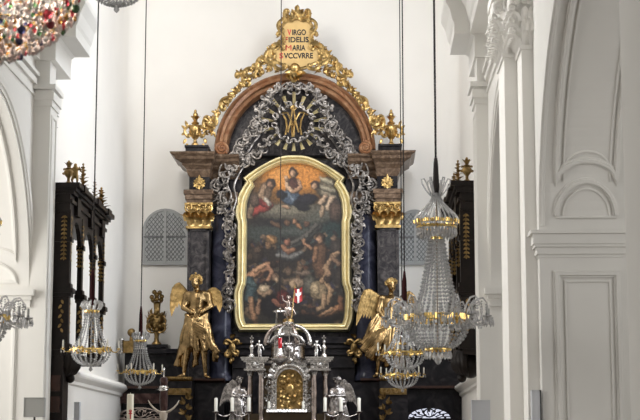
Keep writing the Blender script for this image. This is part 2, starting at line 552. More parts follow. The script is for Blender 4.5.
ZI2 = ZZ(292, 26.0)     # impost of the choir arches
for nm, xf, sg, pin in (('left', -5.50, -1, -5.22), ('right', 2.06, 1, 1.86)):
    mtl = 'plaster'
    t, arc = arch_wall(nm, xf, sg, 20.4, 26.0, ZI2, 2.8, TOP, 1.5, mtl)
    t.box(xf, xf + sg * 1.5, 26.0, 27.0, 0, TOP)                    # far jamb, solid
    t.box(xf, xf + sg * 1.5, 19.0, 20.4, 0, TOP)
    struct(t.build('wall_%s_choir_arch' % nm, mtl))
    # archivolt on the wall face
    t = MB(); N = len(arc) - 1
    path = [(xf, 23.2 + 2.98 * math.cos(PI * i / N), ZI2 + 2.98 * math.sin(PI * i / N)) for i in range(N + 1)]
    strip(t, path, .26, .05, (-sg, 0, 0))
    # panel on the jamb below, half round panel above the impost, long panel climbing into the arch
    nj = (0, -1, 0); x0, x1 = xf + sg * .22, xf + sg * 1.28
    zt = ZZ(312, 26)
    strip(t, [(x0, 26, .4), (x0, 26, zt), (x1, 26, zt), (x1, 26, .4)], .09, .04, nj)
    zl = ZZ(281, 26); cx = (x0 + x1) / 2; rr = abs(x1 - x0) / 2
    def on(s):
        """point of the intrados at arc length s above the impost, and its inward normal"""
        an = s / 2.8
        return 23.2 + 2.8 * math.cos(an), ZI2 + 2.8 * math.sin(an), Vector((0, -math.cos(an), -math.sin(an)))
    zb = zl - ZI2
    pth = []; nn = []
    for i in range(15):
        an = PI * i / 14; y, z, n = on(zb + rr * .62 * math.sin(an)); pth.append((cx - rr * math.cos(an), y, z)); nn.append(n)
    y, z, n = on(zb); pth.append((cx - rr, y, z)); nn.append(n)
    strip(t, pth, .08, .04, nn)
    pth = []; nn = []
    for i in range(20):
        y, z, n = on(5.0 - (5.0 - zb - .75 * rr) * i / 19); pth.append((x0, y, z)); nn.append(n)
    for i in range(1, 10):
        an = PI * i / 10; y, z, n = on(zb + .75 * rr + .3 * rr * math.sin(an)); pth.append((cx - (cx - x0) * math.cos(an), y, z)); nn.append(n)
    for i in range(20):
        y, z, n = on(zb + .75 * rr + (5.0 - zb - .75 * rr) * i / 19); pth.append((x1, y, z)); nn.append(n)
    strip(t, pth, .08, .04, nn)
    # impost block
    za = ZI2
    for d, z0, z1 in ((.05, za - .24, za - .12), (.09, za - .12, za - .05), (.15, za - .05, za + .05)):
        t.box(xf - sg * d * .7, xf + sg * 1.5, 26.0 - d, 26.9, z0, z1)
    struct(t.build('trim_choir_arch_%s' % nm, mtl))
    # pilaster beside the arch, with its moulded head
    t = MB()
    zh = ZZ(107, 26.2)
    t.box(pin, xf, 26.0, 26.58, 0, zh)
    for d, h0, h1 in ((.03, 0, .10), (.06, .10, .24), (.02, .24, .28), (.09, .28, .36)):
        t.box(pin + sg * -d, xf, 26.0 - d, 26.58 + d, zh + h0, zh + h1)
    t.box(pin + sg * .03, xf, 26.03, 26.55, zh + .36, 8.2)
    # slim sunk panel on the inner face
    strip(t, [(pin, 26.1, 1.0), (pin, 26.1, zh - .15), (pin, 26.46, zh - .15), (pin, 26.46, 1.0)], .05, .02, (-sg, 0, 0))
    struct(t.build('trim_pilaster_%s' % nm, mtl))
    # string course on the wall and the great cornice above it, breaking off at the choir
    t = MB()
    for z, h, d in ((7.72, .10, .05), (7.86, .06, .09), (7.52, .05, .03)):
        t.box(xf, xf - sg * d, 19.2, 25.98, z, z + h)
        wl = WL if sg < 0 else WR
        t.box(wl, wl - sg * d, 26.6, 28.6, z, z + h)
    axis = XC; e = -sg
    b0, b1, b2 = axis + sg * 3.50, axis + sg * 3.17, axis + sg * 3.02
    prof = [(xf + sg * .3, 8.14), (b0, 8.14), (b0, 8.50), (b0 - sg * .06, 8.54), (b1, 8.54), (b1, 8.72), (b1 - sg * .03, 8.78), (b1 - sg * .07, 8.96),
            (b2, 9.12), (b2, 9.24), (xf + sg * .3, 9.42)]
    t.prof_y(prof, 25.96, 27.4)
    t.prof_y([(prof[0][0], prof[0][1])] + [(x + sg * .26, z) for x, z in prof[1:-1]] + [prof[-1]], 19.2, 25.97)
    struct(t.build('trim_cornice_%s' % nm, mtl))

# ---- the great pier before the choir (mirrored on the left, outside the frame)
YJ = 17.55
ZI = ZZ(238, YJ)
for nm, sg in (('right', 1), ('left', -1)):
    def mx(x): return x if sg > 0 else 2 * XC - x
    x1, x2, x3 = mx(1.65), mx(1.80), mx(1.93)
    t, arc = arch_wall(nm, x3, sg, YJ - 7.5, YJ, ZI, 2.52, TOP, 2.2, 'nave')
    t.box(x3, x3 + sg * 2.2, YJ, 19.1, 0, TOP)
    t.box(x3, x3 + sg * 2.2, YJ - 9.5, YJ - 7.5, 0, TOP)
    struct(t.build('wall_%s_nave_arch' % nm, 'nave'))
    struct(MB().box(mx(1.65), x3 + sg * .5, YJ - 9.3, YJ - 7.5, 0, TOP).build('trim_nave_pier_%s' % nm, 'nave'))
    # stepped pilasters with leafy capitals
    t = MB()
    zc1, zc2 = ZZ(57, 18.33), ZZ(49, 17.78)
    t.box(x2, x3, 17.78, 18.4, 0, zc2); t.box(x1, x3, 18.33, 19.13, 0, zc1)
    t.box(x2, x3, 17.84, 18.4, zc2, zc2 + 1.5); t.box(x1 + sg * .03, x3, 18.36, 19.1, zc1, zc1 + 1.5)
    for (xa, y0, y1, zc, wd) in ((x1, 18.33, 19.13, zc1, .15), (x2, 17.78, 18.33, zc2, .15)):
        t.box(xa - sg * .02, x3, y0 - .02, y1, zc - .02, zc + .03)
    struct(t.build('trim_great_pilaster_%s' % nm, 'plaster'))
    t = MB()
    for (xa, xb, y0, y1, zc) in ((x1, x2, 18.33, 19.13, zc1), (x2, x3, 17.78, 18.33, zc2)):
        W = abs(xb - xa) + .03
        # tiers of curling leaves on the front and along the nave face
        cz = zc + .60
        for row, (h, L, n) in enumerate(((.03, .24, 2), (.17, .24, 3), (.32, .22, 2))):
            for k in range(n):
                x = xa + sg * W * (k + .5) / n
                t.leaf((x, y0 - .005, zc + h), (0, -.15, 1), L, W / n * 1.0, 1.1, (0, -1, 0), 6)
            m = 6
            for k in range(m):
                y = y0 + (y1 - y0) * (k + .5 * (1 + row % 2)) / m
                t.leaf((xa, y, zc + h), (-sg * .2, 0, 1), L * 1.1, .11, 1.25, (-sg, -.25, 0), 6)
                t.leaf((xa - sg * .04, y + .05, zc + h + .08), (-sg * .8, -.4, .6), L * .5, .06, 1.0, (-sg, -.25, -.5), 5)
                t.tube(spiral((xa - sg * .09, zc + h + .17), .045, PI / 2, sg * 1.3, .2, 10, y), .016, 5)
        # volutes under the abacus
        cxv = xa + sg * W * .42
        for dx, rr_ in ((0, .10), (-sg * .13, .075)):
            yv_ = y0 - .07 + abs(dx) * .6
            d0 = len(t.v); t.lathe([(.0, -.05), (rr_ * .8, -.05), (rr_ * .8, .05), (0, .05)], (0, 0, 0), 14)
            for v in t.v[d0:]: v.x, v.y, v.z = cxv + dx + v.x, yv_ + .05 + v.z, cz + v.y
            t.tube(spiral((cxv + dx, cz), rr_, -PI / 2, sg * 2.1, .1, 30, yv_), [.022 * (1 - .55 * i / 30) for i in range(31)], 6)
            t.ell((cxv + dx, yv_, cz), .02, 8, 6)
        for yv in (y0 + .16, (y0 + y1) / 2, y1 - .1):
            t.tube([Vector((xa - sg * .10, yv + (.09 * (1 - i / 20)) * math.cos(i * .6), cz + (.09 * (1 - i / 20)) * math.sin(i * .6))) for i in range(20)], .02, 5)
            t.leaf((xa, yv, cz - .12), (-sg, -.3, .4), .2, .09, 1.0, (-sg, -.2, -.3))
        t.box(xa - sg * .12, xb + sg * .05, y0 - .12, y1, cz + .13, cz + .24)
    struct(t.build('trim_capital_%s' % nm, 'plaster', smooth=25))
    # jamb and vault panels of the nave arch
    t = MB(); nj = (0, -1, 0)
    c, a, b = YJ - 3.75, 3.75, 2.52
    def on(s):
        """point of the elliptical vault; s is an angle"""
        return c + a * math.cos(s), ZI + b * math.sin(s), Vector((0, -math.cos(s) * b, -math.sin(s) * a)).normalized()
    def zs(z): return math.asin(max(-1, min(1, (z - ZI) / b)))
    pl, pr = mx(P(557.5, 300, YJ).x), mx(P(618, 300, YJ).x)
    zt = ZZ(274.5, YJ)
    for off, w, h in ((0, .085, .05), (.085, .03, .02)):
        s2 = sg * off
        strip(t, [(pl + s2, YJ, .4), (pl + s2, YJ, zt - off), (pr - s2, YJ, zt - off), (pr - s2, YJ, .4)], w, h, nj)
    cx = (pl + pr) / 2; rr = abs(pr - pl) / 2
    zb = ZZ(216.5, YJ)
    for off, w, h in ((0, .075, .045), (.075, .03, .02)):
        pth = []; nn = []; r2 = rr - off
        y, z, n = on(zs(zb)); 
        for i in range(21):
            an = PI * i / 20; y, z, n = on(zs(zb + .37 * (r2 / rr) * math.sin(an))); pth.append((cx - sg * r2 * math.cos(an), y, z)); nn.append(n)
        strip(t, pth, w, h, nn)
    y, z, n = on(zs(zb - .02)); strip(t, [(cx - rr, y, z), (cx + rr, y, z)], .035, .03, n)
    zu0 = ZZ(181, YJ - .1); zu1 = ZZ(163, YJ - .1)
    for off, w, h in ((0, .075, .045), (.075, .03, .02)):
        pth = []; nn = []; so = sg * off; e = 1.25
        for i in range(24):
            y, z, n = on(e - (e - zs(zu0)) * i / 23); pth.append((pl + so, y, z)); nn.append(n)
        for i in range(1, 16):
            an = PI * i / 16; y, z, n = on(zs(zu0 + off * 1.2 + (zu1 - zu0) * math.sin(an))); pth.append((cx - (cx - pl - so) * math.cos(an), y, z)); nn.append(n)
        for i in range(24):
            y, z, n = on(zs(zu0) + (e - zs(zu0)) * i / 23); pth.append((pr - so, y, z)); nn.append(n)
        strip(t, pth, w, h, nn)
    # raised edge along the arch
    pth = []; nn = []
    for i in range(30):
        y, z, n = on(.05 + 1.4 * i / 29); pth.append((x3 + sg * .04, y, z)); nn.append(n)
    strip(t, pth, .07, .03, nn)
    # impost
    for d, ya, yb2 in ((.10, 231.5, 235), (.07, 235, 245), (.055, 245, 248), (.03, 248, 255), (.01, 255, 258)):
        t.box(x3 - sg * d, x3 + sg * 2.2, YJ - d * .9, YJ + .25, ZZ(yb2, YJ), ZZ(ya, YJ))
    struct(t.build('trim_nave_arch_%s' % nm, 'nave'))
    # aisle behind the arches
    xw = mx(6.0)
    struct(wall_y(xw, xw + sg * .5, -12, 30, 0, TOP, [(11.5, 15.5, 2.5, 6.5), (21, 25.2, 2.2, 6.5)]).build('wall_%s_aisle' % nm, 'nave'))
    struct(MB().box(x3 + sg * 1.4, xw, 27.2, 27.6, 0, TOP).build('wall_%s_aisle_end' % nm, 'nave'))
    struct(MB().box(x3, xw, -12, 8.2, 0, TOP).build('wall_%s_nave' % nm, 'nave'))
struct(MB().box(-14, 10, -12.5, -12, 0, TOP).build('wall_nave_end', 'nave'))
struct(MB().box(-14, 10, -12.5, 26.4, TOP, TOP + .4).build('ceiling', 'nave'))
# ------------------------------------------------------------------ the altarpiece
YA = 36.0
S = 1 / (F / (P(293, 300, YA).y * math.cos(PITCH) + 4.7 * math.sin(PITCH)))      # metres per pixel at the altar


def U(px, py, Y=YA): return P(px, py, Y).x
def A2(px, py, Y=YA):
    p = P(px, py, Y); return (p.x, p.z)
def zz(py, Y=YA): return P(293, py, Y).z
def xx(px, Y=YA, py=300): return P(px, py, Y).x


def XM(px, Y=YA, py=300):        # half width from the axis
    return abs(P(px, py, Y).x - XA)


altar = empty('altarpiece', (XA, YA, Z0), 'tall dark marble high altar with brown arched gable on the end wall', 'altar')


def sym(f):
    t = MB(); f(t); return t.both(XA)


# back slab, lower wall and its side wings
t = MB()
hw = XM(211)
t.box(XA - hw, XA + hw, 36.62, 37.1, Z0, zz(156))
arc = [(XA + XM(213.5) * math.cos(PI * i / 32), zz(150) + XM(213.5) * math.sin(PI * i / 32)) for i in range(33)]
t.prism(arc, 36.66, 37.08)
t.build('back_wall', 'grey', altar)
t = MB()
hw2 = 3.86
t.box(XA - hw2, XA - XM(200), 36.45, 37.2, Z0, zz(352)); t.box(XA + XM(200), XA + hw2, 36.45, 37.2, Z0, zz(345))
t.box(XA - XM(232), XA + XM(232), 36.25, 36.9, Z0, zz(336))
t.box(XA - hw2, XA + hw2, 36.3, 37.0, Z0, zz(388, 36.3))
t.build('lower_wall', 'black', altar)
# plain mouldings along the lower wall
t = MB()
for py, h, d, a, b in ((340, .06, .10, 232, 240), (345, .05, .06, 232, 240), (352, .05, .05, 232, 240), (364, .07, .05, 232, 240)):
    z = zz(py); t.box(XA - XM(a), XA + XM(a), 36.25 - d, 36.3, z - h, z)
t.box(XA - hw2, XA - XM(232), 36.2, 36.5, zz(352), zz(348)); t.box(XA + XM(232), XA + hw2, 36.2, 36.5, zz(352), zz(347))
t.build('base_moulding', 'black', altar)
for a, b in ((398, 461), (120, 165)): MB().box(xx(a), xx(b), 36.16, 36.4, zz(388), zz(385.5)).build('ledge', 'redwood', altar)
# maroon frieze low on the left wing
MB().box(xx(119), xx(168), 36.22, 36.35, zz(403), zz(393)).build('frieze_slab', 'maroon', altar)
# pierced half-round openings low in the wings
for k, (pa, pb) in enumerate(((405, 452), (117, 164))):
    a, b = xx(pa), xx(pb); cx, hw = (a + b) / 2, (b - a) / 2; zb = zz(418.5); h = zz(407) - zb
    t = MB(); w = .03
    def e(r, an): return (cx + hw * r * math.cos(an), zb + h * r * math.sin(an))
    for i in range(20):
        q = [e(1, PI * i / 20), e(1, PI * (i + 1) / 20), e(.9, PI * (i + 1) / 20), e(.9, PI * i / 20)]
        t.prism(q, 36.2, 36.29)
    for i in range(9):
        an = PI * (i + .5) / 9
        t.tube([Vector((e(.3, an)[0], 36.25, e(.3, an)[1])), Vector((e(.6, an + .14)[0], 36.23, e(.6, an + .14)[1])), Vector((e(.93, an)[0], 36.25, e(.93, an)[1]))], .014, 5)
        x, z = e(.68, an); t.ell((x, 36.24, z), (.03, .02, .03), 6, 5)
    x, z = e(.32, PI / 2)
    t.tube([Vector((cx + .12 * math.cos(i * .6), 36.25, zb + h * .5 + .09 * math.sin(i * .6))) for i in range(11)], .018, 5)
    t.box(cx - hw, cx + hw, 36.2, 36.29, zb - .02, zb + .01)
    o = t.build('pierced_tracery', 'black' if k == 0 else 'rosesilver', altar)
    tag(o, 'dark tracery of a small half-round light' if k == 0 else 'dull pinkish openwork half round')
    if k == 0:
        t = MB().prism([(cx - hw, zb)] + [e(.98, PI * i / 20) for i in range(21)][::1] , 36.27, 36.295); tag(t.build('lit_pane', 'litpane', o), 'bright bluish pane')

# columns, pilasters, capitals, entablature (left one is built and mirrored, each a part of its own)
def twice(name, m, f, smooth=None, label=None, cx=None):
    t = MB(); f(t)
    o1 = t.build(name, m, altar, smooth)
    o2 = t.mirrored(XA if cx is None else cx).build(name, m, altar, smooth)
    return o1, o2


xl, xr = xx(187), xx(208.5)
zb, zcap, zct, zfr, ztop = zz(380), zz(228), zz(203), zz(190), zz(154.5)
def f(t):
    t.box(xl, xr, 36.0, 37.1, zb, zcap)
    m = .06
    for a, b, c, d in ((xl, xl + m, zb, zcap), (xr - m, xr, zb, zcap), (xl, xr, zcap - m, zcap), (xl, xr, zb, zb + m)):
        t.box(a, b, 35.965, 36.01, c, d)
twice('pilaster', 'grey', f)
cxl = xx(219.5); cr = .25
def f(t):
    t.lathe([(cr * 1.25, zb), (cr * 1.25, zb + .08), (cr * 1.1, zb + .14), (cr * 1.03, zb + .2), (cr, zb + .5), (cr * .95, zcap), (cr * .95, zct)], (cxl, 36.5, 0), 28)
twice('column', 'blue', f, 35)
def capital(t, xa, xb, yf, z0, z1):
    W = xb - xa; H = z1 - z0
    t.box(xa + .02, xb - .02, yf, yf + .3, z0, z1)
    t.box(xa - .02, xb + .02, yf - .05, yf + .3, z0 - .01, z0 + .05)
    for i in range(3):
        x = xa + W * (i + .5) / 3
        t.leaf((x, yf - .01, z0 + .05), (0, -.08, 1), H * .5, W * .36, .95, (0, -1, 0), 6)
    for i in range(4):
        x = xa + W * i / 3
        t.leaf((x, yf - .02, z0 + H * .28), (0, -.12, 1), H * .5, W * .32, .95, (0, -1, 0), 6)
    for sg in (-1, 1):
        x = xa + W / 2 + sg * W * .40
        t.tube(spiral((x, z1 - H * .2), H * .17, -PI / 2, sg * 1.7, .15, 22, yf - .08, -.05), [.028 - .0008 * i for i in range(23)], 6)
        x = xa + W / 2 + sg * W * .14
        t.tube(spiral((x, z1 - H * .22), H * .11, -PI / 2, -sg * 1.4, .15, 16, yf - .06, -.03), [.02 - .0006 * i for i in range(17)], 6)
        t.leaf((xa + W / 2 + sg * W * .48, yf - .02, z0 + H * .35), (sg * .5, -.2, .8), H * .4, W * .25, .8, (sg, -.4, 0))
    t.ell((xa + W / 2, yf - .08, z1 - H * .1), (.05, .05, .06), 8, 6)
    t.box(xa - .05, xb + .05, yf - .10, yf + .3, z1 - .05, z1)
def f(t): capital(t, xx(186), xx(210), 35.98, zcap, zct)
twice('gilded_capital', 'gold', f, 45)
def f(t): t.box(xx(211), xx(229), 36.22, 36.6, zct - .05, zct + .03)
twice('column_abacus', 'black', f)
def f(t):   # architrave
    a, b = xx(185.5), xx(210)
    t.box(a, b, 35.93, 37.1, zct, zct + .09); t.box(a - .03, b + .03, 35.89, 37.1, zct + .09, zct + .2); t.box(a - .06, b + .06, 35.86, 37.1, zct + .2, zfr)
    t.box(b, xx(236), 36.25, 37.1, zct, zfr)
twice('architrave', 'dbrown', f)
def f(t):   # frieze block
    a, b = xx(188), xx(208.5)
    t.box(a, b, 35.95, 37.1, zfr, zz(176)); t.box(b, xx(240), 36.3, 37.1, zfr, zz(172))
    for x0, x1 in ((a + .02, a + .09), (b - .09, b - .02)): t.box(x0, x1, 35.92, 35.96, zfr + .03, zz(178))
twice('frieze', 'black', f)
def star(t):
    cx, cz = xx(198.3), zz(183.5)
    for i in range(6):
        a = PI / 2 + i * PI / 3
        t.leaf((cx, 35.93, cz), (math.cos(a), 0, math.sin(a)), .15 if i else .2, .075, .2, (0, -1, 0))
        t.tube(spiral((cx + .09 * math.cos(a + .5), cz + .09 * math.sin(a + .5)), .04, a, 1.2, .2, 10, 35.92), .012, 5)
    t.ell((cx, 35.91, cz), (.045, .03, .045), 8, 6)
twice('frieze_ornament', 'gold', star, 45)
def f(t):   # cornice: one moulded profile, mitred round the projecting block and set back beside it
    prof = [(.0, zz(177)), (.03, zz(175)), (.06, zz(171.5)), (.06, zz(169.5)), (.15, zz(166)), (.16, zz(164)), (.30, zz(161)), (.32, zz(158.5)), (.40, zz(156.5)), (.42, zz(154.5))]
    a, b = xx(188), xx(208.5); yf = 35.95
    def ring(d): return [(a - d * .98, 37.1), (a - d * .98, yf - d), (b + d * .35, yf - d), (b + d * .35, yf + .3 - d * .8), (xx(238), yf + .3 - d * .8), (xx(238), 37.1)]
    v = []; n = 6
    for d, z in prof: v += [(x, y, z) for x, y in ring(d)]
    fs = [(k * n + i, k * n + (i + 1) % n, (k + 1) * n + (i + 1) % n, (k + 1) * n + i) for k in range(len(prof) - 1) for i in range(n)]
    fs += [tuple(range(n - 1, -1, -1)), tuple(range((len(prof) - 1) * n, len(prof) * n))]
    t.add(v, fs)
twice('cornice', 'dbrown', f)
def f(t):
    t.box(xx(184), xx(206.5), 35.9, 36.6, ztop, zz(146.5)); t.box(xx(183.3), xx(207.2), 35.86, 36.6, zz(147.5), zz(145.5))
twice('urn_pedestal', 'black', f)

# arched gable with volutes
t = MB()
Ro, Ri = XM(210.5), XM(223.8); cz = zz(149)
N = 48; a0 = .02
prof = [(Ri, 36.62), (Ri, 36.45), (Ri + .04, 36.38), (Ri + .11, 36.36), (Ri + .13, 36.26), (Ri + .19, 36.22), (Ri + .21, 36.30), (Ro - .03, 36.24), (Ro, 36.28), (Ro, 37.0), (Ri, 37.0)]
v = []; n = len(prof)
for i in range(N + 1):
    an = a0 + (PI - 2 * a0) * i / N
    for r, y in prof: v.append((XA + .02 + r * math.cos(an), y, cz + r * math.sin(an)))
fs = [(i * n + k, i * n + (k + 1) % n, (i + 1) * n + (k + 1) % n, (i + 1) * n + k) for i in range(N) for k in range(n)]
fs += [tuple(range(n)), tuple(range((N + 1) * n - 1, N * n - 1, -1))]
t.add(v, fs)
t.build('arched_gable', 'brown', altar, 35)
def f(t):
    c = A2(221.5, 147.5); r = .155
    v = MB().lathe([(.0, 36.1), (r * .3, 36.1), (r, 36.16), (r, 36.7), (0, 36.7)], (0, 0, 0), 24)
    t.add([(c[0] + p.x, p.z, c[1] + p.y) for p in v.v], v.f)
    t.tube(spiral(c, r * .95, PI * .5, 2.2, .12, 34, 36.13, -.05), [.035 - .0006 * i for i in range(35)], 6)
twice('gable_volute', 'brown', f, 40)

# gilded foliage creeping down the gable
def rocaille(t, px, py, size, ang, y=36.15, n=5, seed=0):
    r_ = random.Random(seed * 31 + int(px)); x, z = A2(px, py)
    for i in range(n):
        a = ang + (i - (n - 1) / 2) * .55 + r_.uniform(-.15, .15)
        t.leaf((x, y + r_.uniform(-.04, .03), z), (math.cos(a), -.15, math.sin(a)), size * r_.uniform(.75, 1.1), size * .36, r_.uniform(.3, .9), (r_.uniform(-.6, .6), -1, .2), 5, .35)
def f(t):
    seq = [(270, 68), (262, 71), (255, 75), (249, 78), (243, 84), (238, 89), (233, 94), (228, 100), (223, 106), (218, 112), (214, 119), (211, 126)]
    for i, (px, py) in enumerate(seq):
        a = math.atan2(149 - py, px - 294)
        size = .19 if i > 4 else .15
        rocaille(t, px, py, size, a + 1.2, 36.12, 4, i); rocaille(t, px, py, size * .8, a - .3, 36.12, 3, i + 40)
        x, z = A2(px, py); t.ell((x, 36.12, z), (.06, .05, .06), 8, 6)
    # open C-scroll springing off the arch, and a gilded branch swinging out to the urn
    cscroll(t, A2(243, 82), A2(259, 68), .42, .055, 36.2); cscroll(t, A2(238, 72), A2(243, 83), .25, .06, 36.2)
    cscroll(t, A2(221, 108), A2(228, 97), .3, .05, 36.1); cscroll(t, A2(212, 128), A2(205, 117), .4, .05, 36.1)
    cscroll(t, A2(216, 118), A2(209, 124), .5, .045, 36.05)
    for px, py, a in ((209, 122, 2.6), (206, 128, 3.5), (213, 131, 4.2), (240, 74, 2.0), (236, 92, 2.3), (226, 103, 2.2)):
        rocaille(t, px, py, .17, a, 36.08, 4, int(px))
o = twice('gilded_foliage', 'gold', f, 45)

# consoles and gilded friezes under the angels
def f(t):
    a, b = xx(170), xx(197); t.box(a, b, 35.2, 36.3, Z0, zz(382.5)); t.box(a, xx(226), 35.75, 36.4, Z0, zz(383))
twice('console', 'black', f, cx=XA - .12)
def f(t):
    a, b = xx(169.5), xx(197)
    t.prof_x([(35.21, zz(382.8)), (35.17, zz(382)), (35.10, zz(379.5)), (35.10, zz(378.5)), (35.4, zz(378.5)), (35.4, zz(382.8))], a, b)
    for i in range(12):
        x = a + (b - a) * (i + .5) / 12; t.ell((x, 35.12, zz(380.5)), (.022, .03, .03), 6, 5)
twice('gilded_moulding', 'dgold', f, 40, cx=XA - .12)
def f(t):
    a, b = xx(171), xx(196); t.box(a, b, 35.14, 35.25, zz(396), zz(389.8))
    for i in range(6):
        x = a + (b - a) * (i + .5) / 6
        t.tube(spiral((x, zz(392.8)), .05, 0, 1.3 * (1 if i % 2 else -1), .2, 12, 35.12), .016, 5)
        t.leaf((x + .03, 35.13, zz(395)), (.3, -.1, 1), .12, .06, .5)
    for i in range(5):
        rocaille(t, 188.5 if i % 2 else 191.5, 400 + i * 5, .16, PI / 2 + (.6 if i % 2 else -.6), 35.15, 4, i)
twice('gilded_panel', 'dgold', f, 40, cx=XA - .12)
def f(t):
    t.prof_x([(35.78, zz(383)), (35.66, zz(381)), (35.66, zz(379)), (36.0, zz(379)), (36.0, zz(383))], xx(197), xx(226))
twice('console_ledge', 'redwood', f)
# gilded drops beside the foot of the frame
def drop_orn(t):
    cx = 231.5
    for i, (dx, dy, s_, a) in enumerate(((0, 338, .16, 1.57), (-3, 343, .15, 2.6), (4, 343, .15, .5), (-1, 349, .17, 4.0), (3, 351, .16, 5.4), (0, 357, .16, 4.7), (-3, 354, .13, 3.5))):
        rocaille(t, cx + dx, dy, s_, a, 36.15, 3, i)
    cscroll(t, A2(cx - 4, 340), A2(cx - 3, 356), .35, .04, 36.12); cscroll(t, A2(cx + 4, 340), A2(cx + 3, 354), -.35, .04, 36.12)
    x, z = A2(cx, 347); t.ell((x, 36.1, z), (.07, .06, .1), 8, 6)
    x, z = A2(cx - 1, 361); t.ell((x, 36.12, z), (.035, .03, .07), 8, 6)
twice('gilded_drop', 'dgold', drop_orn, 45)

# mensa and gradine below the frame of the picture
ZG = zz(428, 34.6)
table = empty('altar_table', (XA, 34.6, Z0), 'dark altar table and candle step carrying the silver tabernacle', 'altar table')
t = MB(); t.box(XA - 1.9, XA + 1.9, 33.4, 35.05, Z0, Z0 + 1.0); t.build('mensa', 'black', table)
t = MB(); t.box(XA - 1.95, XA + 1.95, 34.1, 35.08, Z0 + 1.0, ZG - .05); t.box(XA - 2.0, XA + 2.0, 34.05, 35.08, ZG - .05, ZG); t.build('gradine', 'maroon', table)

# ------------------------------------------------------------------ the altar painting and its curved frame
OUT = [(291.4, 155), (282, 155.8), (272.4, 159), (258, 166.7), (249, 172.5), (241.3, 178.2), (245, 181.8), (240.3, 188.5), (236.3, 196), (234.3, 202), (233.0, 214), (234.3, 220), (235.5, 224), (235.5, 250), (235.5, 280), (233.8, 287), (232, 294), (232.3, 306), (233, 319), (235, 326), (238, 331.7)]
INN = [(291.4, 163.5), (284, 164.2), (274.8, 166.7), (263, 173), (257.5, 177), (251.8, 181.3), (253.8, 185.7), (250.3, 191), (248, 197), (246.2, 203), (245.3, 215), (245.8, 220), (246.2, 224.5), (246, 250), (245.3, 281), (243.8, 287), (242.2, 294), (242.3, 306), (242.8, 315), (243.6, 320), (245, 323.5)]
def finer(pts, corners=(5, 6)):
    out = []
    for i in range(len(pts) - 1):
        p1, p2 = Vector(pts[i]), Vector(pts[i + 1])
        p0 = p1 - (p2 - p1) if (i in corners or i == 0) else Vector(pts[i - 1]); p3 = p2 + (p2 - p1) if (i + 1 in corners or i + 2 >= len(pts)) else Vector(pts[i + 2])
        if i == 0: p0 = Vector((2 * p1.x - p2.x, p2.y))
        for k in range(4):
            u = k / 4; q = .5 * ((2 * p1) + (p2 - p0) * u + (2 * p0 - 5 * p1 + 4 * p2 - p3) * u * u + (3 * p1 - p0 - 3 * p2 + p3) * u ** 3); out.append((q.x, q.y))
    return out + [pts[-1]]
OUT, INN = finer(OUT), finer(INN)
def half(pts): return [(P(x, y, 36.4).x - XA - (P(293, 300, 36.4).x - XA), P(x, y, 36.4).z) for x, y in pts]
PB = (291.4 - 293) * S * 0
def loop(pts):
    h = [(-abs(x), z) for x, z in half(pts)]; h[0] = (0, h[0][1])
    return h + [(-x, z) for x, z in h[:0:-1]]
lo, li = loop(OUT), loop(INN)
# 21 points down the left then the mirrored right side coming up: order down-left, up-right
lo = half(OUT); li = half(INN)
lo = [(0, lo[0][1])] + [(-abs(x), z) for x, z in lo[1:]]; li = [(0, li[0][1])] + [(-abs(x), z) for x, z in li[1:]]
lo = lo + [(-x, z) for x, z in lo[:0:-1]]; li = li + [(-x, z) for x, z in li[:0:-1]]
pic = empty('altar_painting', (XA, 36.4, zz(331)), 'dark painted altarpiece of heavenly and earthly figures in a curved pale gold frame', 'painting')
fprof = [(0, 36.60), (0, 36.44), (.08, 36.34), (.20, 36.27), (.34, 36.27), (.42, 36.33), (.50, 36.35), (.58, 36.30), (.70, 36.31), (.80, 36.38), (.88, 36.37), (1, 36.46), (1, 36.60)]
t = MB(); v = []; m = len(fprof); n = len(lo)
for (a, b), (c, d) in zip(lo, li):
    for k, y in fprof: v.append((XA + a + (c - a) * k, y, b + (d - b) * k))
fs = [(i * m + k, i * m + (k + 1) % m, ((i + 1) % n) * m + (k + 1) % m, ((i + 1) % n) * m + k) for i in range(n) for k in range(m)]
t.add(v, fs); t.build('frame', 'palegold', pic, 30)
# the canvas: rows of points inside the frame, each with its paint
SK = lambda r, g, b: lin((r, g, b))
def seg_d(x, y, a, b):
    ax, ay = a; bx, by = b; dx, dy = bx - ax, by - ay; L = dx * dx + dy * dy
    k = 0 if L == 0 else max(0, min(1, ((x - ax) * dx + (y - ay) * dy) / L))
    return math.hypot(x - ax - dx * k, y - ay - dy * k)
